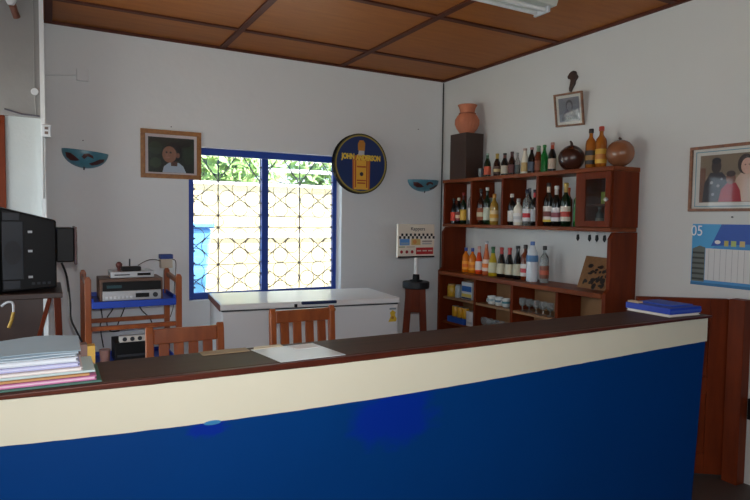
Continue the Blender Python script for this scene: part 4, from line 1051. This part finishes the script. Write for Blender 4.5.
for (z, n_) in ((0.888, 'upper'), (0.44, 'lower')):
    mb = MB(); mb.box(0.25, 0.80, 4.42, 4.80, z, z + 0.012)
    mb.box(0.25, 0.80, 4.405, 4.42, z - 0.03, z + 0.018); mb.box(0.25, 0.80, 4.80, 4.812, z - 0.03, z + 0.04)
    mb.box(0.25, 0.262, 4.4201, 4.7999, z + 0.0121, z + 0.04); mb.box(0.788, 0.80, 4.4201, 4.7999, z + 0.0121, z + 0.04)
    mb.build('shelf_tray', M_bluetray, tl_, bevel=0.004)
# receiver
rc = thing('stereo_receiver', (0.51, 4.58, 0.9), 'silver-fronted stereo receiver in a wood-grain case on the trolley', 'receiver')
B(0.30, 0.715, 4.447, 4.74, 0.9005, 1.055).build('case', mat('woodgrain_case', (112, 80, 62), 0.5, noise=0.5, nscale=9, stretch=(1, 6, 6)), rc, bevel=0.004)
B(0.318, 0.70, 4.432, 4.4465, 0.905, 0.972).build('silver_panel', M_silver, rc, bevel=0.003)
B(0.318, 0.70, 4.435, 4.4465, 0.9725, 1.035).build('black_panel', M_black, rc, bevel=0.003)
for k in range(7):
    B(0.335 + k * 0.026, 0.352 + k * 0.026, 4.426, 4.4319, 0.918, 0.936).build('button', M_whitegrey, rc)
MB().prism(circle(0, 0, 0.017, 16), lambda u, v, t: (0.66 + u, 4.432 - t, 0.938 + v), 0, 0.014).build('volume_knob', M_dgrey, rc)
B(0.53, 0.62, 4.4305, 4.4319, 0.922, 0.952).build('display', M_black, rc)
B(0.345, 0.44, 4.4335, 4.4349, 0.992, 1.012).build('tuner_window', mat('teal_window', (30, 70, 78), 0.3, noise=0.1), rc)
dv = thing('disc_player', (0.51, 4.6, 1.055), 'slim silver disc player lying on the stereo receiver', 'disc player')
B(0.375, 0.665, 4.50, 4.72, 1.0555, 1.10).build('case', M_silver, dv, bevel=0.004)
B(0.40, 0.50, 4.498, 4.4999, 1.073, 1.082).build('disc_tray', M_dgrey, dv)
B(0.55, 0.64, 4.498, 4.4999, 1.07, 1.088).build('display', M_black, dv)
rm = thing('set_top_box', (0.51, 4.6, 1.10), 'small black box with a short aerial on the disc player', 'box')
B(0.455, 0.58, 4.53, 4.62, 1.1005, 1.130).build('case', M_black, rm, bevel=0.004)
MB().tube([(0.508, 4.575, 1.1295), (0.508, 4.575, 1.185)], 0.005, 8).build('aerial', M_dgrey, rm)
kf = thing('figurine', (0.447, 4.6, 1.10), 'small dark red round ornament beside the aerial box', 'ornament')
MB().lathe([(0.012, 0), (0.01, 0.02), (0.02, 0.035), (0.022, 0.05), (0.012, 0.065), (0.0, 0.068)], (0.435, 4.55, 1.1005), 12).build('ornament_body', mat('maroon', (104, 52, 48), 0.4, noise=0.3), kf, smooth=True)
cb = thing('small_box', (0.785, 4.75, 1.10), 'small white box with blue lid on the trolley post', 'box')
B(0.752, 0.838, 4.76, 4.84, 1.0955, 1.165).build('box_body', flat((200, 190, 172)), cb, bevel=0.003)
B(0.748, 0.842, 4.756, 4.844, 1.1655, 1.20).build('lid', flat((30, 64, 140)), cb, bevel=0.003)
# lower shelf goods
am = thing('video_recorder', (0.5, 4.55, 0.452), 'black video recorder on the lower trolley shelf', 'recorder')
B(0.395, 0.61, 4.46, 4.74, 0.4525, 0.60).build('case', M_black, am, bevel=0.004)
B(0.41, 0.595, 4.4575, 4.4599, 0.50, 0.516).build('cassette_slot', M_dgrey, am)
ps = thing('power_strip', (0.51, 4.5, 0.60), 'white power strip lying on the black video recorder', 'power strip')
B(0.425, 0.60, 4.47, 4.53, 0.6005, 0.645).build('strip_body', flat((226, 222, 214)), ps, bevel=0.005)
for x in (0.46, 0.51, 0.56):
    MB().prism(circle(0, 0, 0.015, 12), lambda u, v, t: (x + u, 4.47 - t, 0.623 + v), 0, 0.004).build('socket', M_dgrey, ps)
cu_ = thing('cup', (0.335, 4.5, 0.452), 'pinkish plastic cup on the lower trolley shelf', 'cup')
MB().lathe([(0.03, 0), (0.037, 0.10), (0.034, 0.10), (0.027, 0.006), (0, 0.006)], (0.335, 4.52, 0.4525), 16).build('cup_body', flat((196, 150, 136)), cu_, smooth=True)
MB().lathe([(0.0375, 0.094), (0.0395, 0.097), (0.0375, 0.101), (0.0365, 0.1)], (0.335, 4.52, 0.4525), 16).build('rim', flat((206, 164, 150)), cu_, smooth=True)
# leads
def curve_pts(ctrl, n=24):
    P = [Vector(p) for p in ctrl]; out = []
    P = [P[0]] + P + [P[-1]]
    for i in range(1, len(P) - 2):
        for k in range(n // (len(P) - 3) + 1):
            t = k / (n // (len(P) - 3) + 1)
            p0, p1, p2, p3 = P[i - 1], P[i], P[i + 1], P[i + 2]
            out.append(0.5 * ((2 * p1) + (-p0 + p2) * t + (2 * p0 - 5 * p1 + 4 * p2 - p3) * t * t + (-p0 + 3 * p1 - 3 * p2 + p3) * t ** 3))
    out.append(P[-2])
    return out
def lead(ctrl, label, r=0.0045):
    MB().tube(curve_pts(ctrl), r, 6).build('cable', M_cable, None, smooth=True, label=label, cat='cable', group='black leads on the trolley')
lead([(0.34, 4.845, 0.98), (0.33, 4.86, 0.86), (0.345, 4.86, 0.72), (0.33, 4.86, 0.66), (0.35, 4.85, 0.50)], 'black lead hanging near the left trolley posts behind the receiver')
lead([(0.44, 4.825, 0.95), (0.42, 4.84, 0.80), (0.375, 4.835, 0.72), (0.39, 4.83, 0.63), (0.46, 4.83, 0.62)], 'black lead looping leftward below the blue trolley shelf')
lead([(0.52, 4.825, 0.93), (0.50, 4.84, 0.80), (0.46, 4.835, 0.70), (0.44, 4.83, 0.64)], 'black lead slanting down the middle of the trolley')
lead([(0.70, 4.825, 0.90), (0.68, 4.84, 0.80), (0.60, 4.835, 0.83), (0.62, 4.83, 0.77), (0.68, 4.83, 0.70), (0.70, 4.83, 0.63)], 'black lead twisted in a loop near the right trolley posts')
lead([(0.575, 4.66, 1.13), (0.64, 4.70, 1.16), (0.70, 4.74, 1.165), (0.7515, 4.78, 1.15)], 'thin black lead arching from aerial box to small box', 0.003)
lead([(0.842, 4.80, 1.16), (0.87, 4.80, 1.13), (0.86, 4.81, 0.95), (0.855, 4.82, 0.80), (0.83, 4.83, 0.70)], 'thin black lead dropping beside the right trolley posts', 0.003)

# ------------------------------------------------------------------ television on its stand
tv = thing('television', (-0.05, 3.7, 1.09), 'black tube television seen from the side at the frame edge', 'television')
B(-0.34, -0.215, 3.52, 4.02, 1.09, 1.535).build('front_bezel', M_black, tv, bevel=0.012)
MB().hexa([(-0.2145, 3.53, 1.095), (0.035, 3.575, 1.11), (0.035, 3.965, 1.11), (-0.2145, 4.01, 1.095)],
          [(-0.2145, 3.53, 1.53), (0.035, 3.575, 1.465), (0.035, 3.965, 1.465), (-0.2145, 4.01, 1.53)]).build('rear_shell', M_black, tv, bevel=0.008)
B(0.0355, 0.122, 3.62, 3.92, 1.24, 1.425).build('tube_housing', M_black, tv, bevel=0.006)
B(0.1225, 0.136, 3.61, 3.93, 1.225, 1.43).build('tube_cap', mat('maroon_plastic', (88, 58, 58), 0.5, noise=0.2), tv, bevel=0.003)
def tvs(u, v, t): # on the slanting side shell
    return (u, 3.53 + (u + 0.2145) / 0.2495 * 0.045 - t, v)
MB().prism(rect(-0.208, -0.115, 1.16, 1.46), tvs, 0.0005, 0.006).build('side_speaker_panel', M_dgrey, tv, bevel=0.003)
MB().prism(circle(-0.162, 1.30, 0.038, 20, 0.062), tvs, 0.0062, 0.009).build('speaker_cone', mat('speaker_mesh', (44, 46, 50), 0.7, noise=0.4, nscale=200), tv)
MB().prism(rect(-0.205, -0.13, 1.465, 1.505), tvs, 0.0005, 0.005).build('grip', M_dgrey, tv, bevel=0.003)
MB().prism(rect(-0.205, -0.13, 1.112, 1.155), tvs, 0.0005, 0.005).build('grip', M_dgrey, tv, bevel=0.003)
for z in (1.165, 1.30, 1.40):
    MB().prism(rect(-0.095, -0.075, z, z + 0.012), tvs, 0.0005, 0.003).build('side_button', M_silver, tv)
for k in range(4):
    MB().prism(rect(-0.08 + k * 0.024, -0.066 + k * 0.024, 1.13, 1.142), tvs, 0.0005, 0.003).build('socket', M_dgrey, tv)
B(-0.3425, -0.3401, 3.55, 3.99, 1.14, 1.50).build('screen', mat('tv_screen', (30, 34, 36), 0.1, noise=0.1), tv)
ts = thing('television_stand', (-0.12, 3.77, 0), 'dark brown wooden stand with slanted legs under the television', 'stand')
B(-0.36, 0.06, 3.50, 4.04, 1.06, 1.089).build('top_board', M_wooddark, ts, bevel=0.004)
B(-0.36, -0.03, 3.52, 3.545, 0.62, 1.0595).build('front_panel', M_wooddark, ts)
for y in (3.56, 3.98):
    MB().bar((0.035, y, 1.0595), (0.065, y, 0.0), 0.034, 0.034).build('leg', M_wood, ts, bevel=0.003)
    MB().bar((-0.33, y, 1.0595), (-0.35, y, 0.0), 0.034, 0.034).build('leg', M_wood, ts, bevel=0.003)
MB().bar((0.0, 3.515, 1.0595), (-0.16, 3.51, 0.45), 0.03, 0.02).build('slanted_brace', M_wood, ts, bevel=0.003)
MB().tube(curve_pts([(0.060, 3.66, 1.2325), (0.085, 3.69, 1.15), (0.10, 3.74, 1.0), (0.105, 3.78, 0.90), (0.15, 3.84, 0.78), (0.26, 3.95, 0.5), (0.27, 4.0, 0.2), (0.30, 4.05, 0.007), (0.36, 4.15, 0.007)], 42), 0.006, 6).build('cable', M_cable, None, smooth=True, label='black cable drooping from the back of the television', cat='cable')
hk = thing('wire_hook', (-0.17, 3.5, 0.9), 'bent white wire hook with yellow tip hanging on television stand', 'hook')
MB().tube(curve_pts([(-0.215, 3.512, 1.03), (-0.19, 3.505, 1.05), (-0.165, 3.503, 1.045), (-0.162, 3.503, 1.0)]), 0.006, 8).build('wire', M_whitegrey, hk, smooth=True)
MB().tube([(-0.162, 3.503, 0.999), (-0.172, 3.503, 0.955), (-0.185, 3.503, 0.92)], 0.008, 8).build('tip', flat((196, 160, 70)), hk, smooth=True)

# ------------------------------------------------------------------ papers on the counter
zc_ = cz1 + 0.0005
def folder(x0, x1, y0, y1, z0, z1, rgb, label, cat='folder', name='folder', rot=0.0, group='stack of folders on the counter', pages=None):
    t = thing(name, ((x0 + x1) / 2, (y0 + y1) / 2, z0), label, cat, group, rotz=rot)
    th = (z1 - z0)
    if pages is None:
        B(x0, x1, y0, y1, z0, z1).build('cover', flat(rgb), t, bevel=min(0.002, th * 0.3))
        B(x0 + 0.004, x1 + 0.0, y0 - 0.0015, y0 - 0.0001, z0 + th * 0.25, z0 + th * 0.6).build('page_edge', flat(tuple(min(255, int(c * 0.75 + 50)) for c in rgb)), t)
    else:
        c = min(0.0025, th * 0.22)
        B(x0, x1, y0, y1, z0, z0 + c).build('back_cover', flat(rgb), t)
        B(x0, x1, y0, y1, z1 - c, z1).build('front_cover', flat(rgb), t)
        B(x0 + 0.003, x1 - 0.004, y0 + 0.003, y1 - 0.004, z0 + c, z1 - c).build('pages', flat(pages), t)
    return t
z = zc_
stack = [(-0.30, 0.112, 1.612, 1.795, 0.006, (36, 92, 80), None, 'dark green folder at the bottom of the paper stack on the counter'),
         (-0.30, 0.100, 1.618, 1.795, 0.010, (200, 120, 170), (226, 190, 210), 'pink folder second from the bottom of the paper stack'),
         (-0.30, 0.085, 1.622, 1.795, 0.006, (196, 140, 80), None, 'orange folder above the pink folder in the paper stack'),
         (-0.29, 0.098, 1.628, 1.795, 0.006, (190, 214, 216), None, 'pale aqua folder in the middle of the paper stack'),
         (-0.30, 0.070, 1.632, 1.87, 0.008, (222, 214, 214), (236, 232, 228), 'cream papers above the aqua folder in the paper stack'),
         (-0.30, 0.064, 1.645, 1.87, 0.010, (176, 180, 220), (206, 210, 234), 'lilac paper bundle in the upper half of the paper stack'),
         (-0.30, 0.060, 1.652, 1.88, 0.012, (206, 216, 226), (224, 230, 236), 'white paper bundle below the blue sheets in the stack')]
for (x0, x1, y0, y1, th, rgb, pg, lab) in stack:
    folder(x0, x1, y0, y1, z, z + th, rgb, lab, pages=pg)
    z += th + 0.0004
# curled pale blue top sheets
bs = thing('paper_sheets', (-0.12, 1.78, z), 'curled pale blue paper sheets on top of the paper stack', 'paper', 'stack of folders on the counter')
M_bp = mat('pale_blue_paper', (166, 190, 204), 0.6, noise=0.25, nscale=12, rgb2=(140, 168, 186))
for q in range(3):
    n = 14; poly_t = []; vs = []; fs = []
    for i in range(n + 1):
        u = i / n; x = -0.30 + u * (0.356 + 0.006 * q)
        lift = 0.010 * math.sin(u * PI * 1.5 + 0.6 * q) ** 2 + 0.004 * q
        for (y, k) in ((1.660 + 0.006 * q, 0.3), (1.74, 0.7), (1.82, 1.0)):
            bow = 0.012 * ((y - 1.66) / 0.245) ** 1.5
            vs.append((x, y, z + 0.001 + 0.004 * q + lift * k * 0.8 + bow))
    L = len(vs); vs += [(a, b_, c - 0.0016) for a, b_, c in vs]
    for i in range(n):
        for k in range(2):
            a = i * 3 + k
            fs.append((a, a + 3, a + 4, a + 1)); fs.append((L + a, L + a + 1, L + a + 4, L + a + 3))
        fs.append((i * 3, L + i * 3, L + i * 3 + 3, i * 3 + 3)); fs.append((i * 3 + 2, i * 3 + 5, L + i * 3 + 5, L + i * 3 + 2))
    fs.append((0, 1, L + 1, L)); fs.append((1, 2, L + 2, L + 1)); e = n * 3
    fs.append((e, L + e, L + e + 1, e + 1)); fs.append((e + 1, L + e + 1, L + e + 2, e + 2))
    MB().add(vs, fs).build('sheet', M_bp if q == 2 else flat((206, 224, 236)), bs, smooth=True)
bk = thing('note_box', (0.09, 1.84, zc_), 'small brown card box with a yellow side beside the paper stack', 'box')
B(0.0665, 0.089, 1.80, 1.838, zc_ + 0.008, 1.141).build('brown_side', flat((112, 84, 76)), bk)
B(0.0895, 0.109, 1.803, 1.838, zc_ + 0.008, 1.135).build('yellow_side', flat((196, 156, 60)), bk)
B(0.0665, 0.109, 1.80, 1.838, zc_, zc_ + 0.0079).build('foot', flat((140, 110, 90)), bk)

# sheet protector with papers in the middle of the counter
pp = thing('paper_sheet', (0.67, 1.70, zc_), 'white sheet of paper in plastic sleeve lying on the counter middle', 'paper')
def sheet(pts, z0, z1): return MB().hexa([(a, b_, z0) for a, b_ in pts], [(a, b_, z1) for a, b_ in pts])
sheet([(0.582, 1.606), (0.792, 1.612), (0.765, 1.808), (0.552, 1.80)], zc_, zc_ + 0.0015).build('sleeve', mat('plastic_sleeve', (206, 212, 214), 0.35, noise=0.1, nscale=8, coat=0.15), pp)
sheet([(0.68, 1.735), (0.765, 1.74), (0.752, 1.80), (0.67, 1.795)], zc_ + 0.0016, zc_ + 0.003).build('highlight_sheet', M_paper, pp)  # bright spot on the sleeve, laid on as a paler piece
sheet([(0.56, 1.795), (0.66, 1.80), (0.66, 1.832), (0.57, 1.828)], zc_ + 0.0016, zc_ + 0.003).build('yellowed_edge', flat((224, 214, 188)), pp)
pl = folder(0.40, 0.545, 1.785, 1.835, zc_, zc_ + 0.0025, (150, 122, 90), 'narrow tan strip standing for lighter wood along the counter rear edge', 'card', 'tan_edge_strip', group=None)  # stands in for the paler wood of the rear edge

# blue folder over white papers at the right end
folder(2.395, 2.60, 1.63, 1.86, zc_, zc_ + 0.012, (214, 210, 200), 'white paper block under the blue folder at the counter end', 'paper', 'paper_block', rot=-0.05, group='papers at the counter end', pages=(228, 226, 220))
bf = folder(2.39, 2.60, 1.625, 1.862, zc_ + 0.0125, zc_ + 0.040, (24, 62, 176), 'bright blue folder lying on white papers at the counter end', 'folder', 'folder', rot=-0.04, group='papers at the counter end')
B(2.40, 2.43, 1.80, 1.86, zc_ + 0.0405, zc_ + 0.048).build('tab', flat((190, 170, 140)), bf)
B(2.45, 2.59, 1.66, 1.84, zc_ + 0.0405, zc_ + 0.045).build('inner_folder', flat((30, 80, 200)), bf)
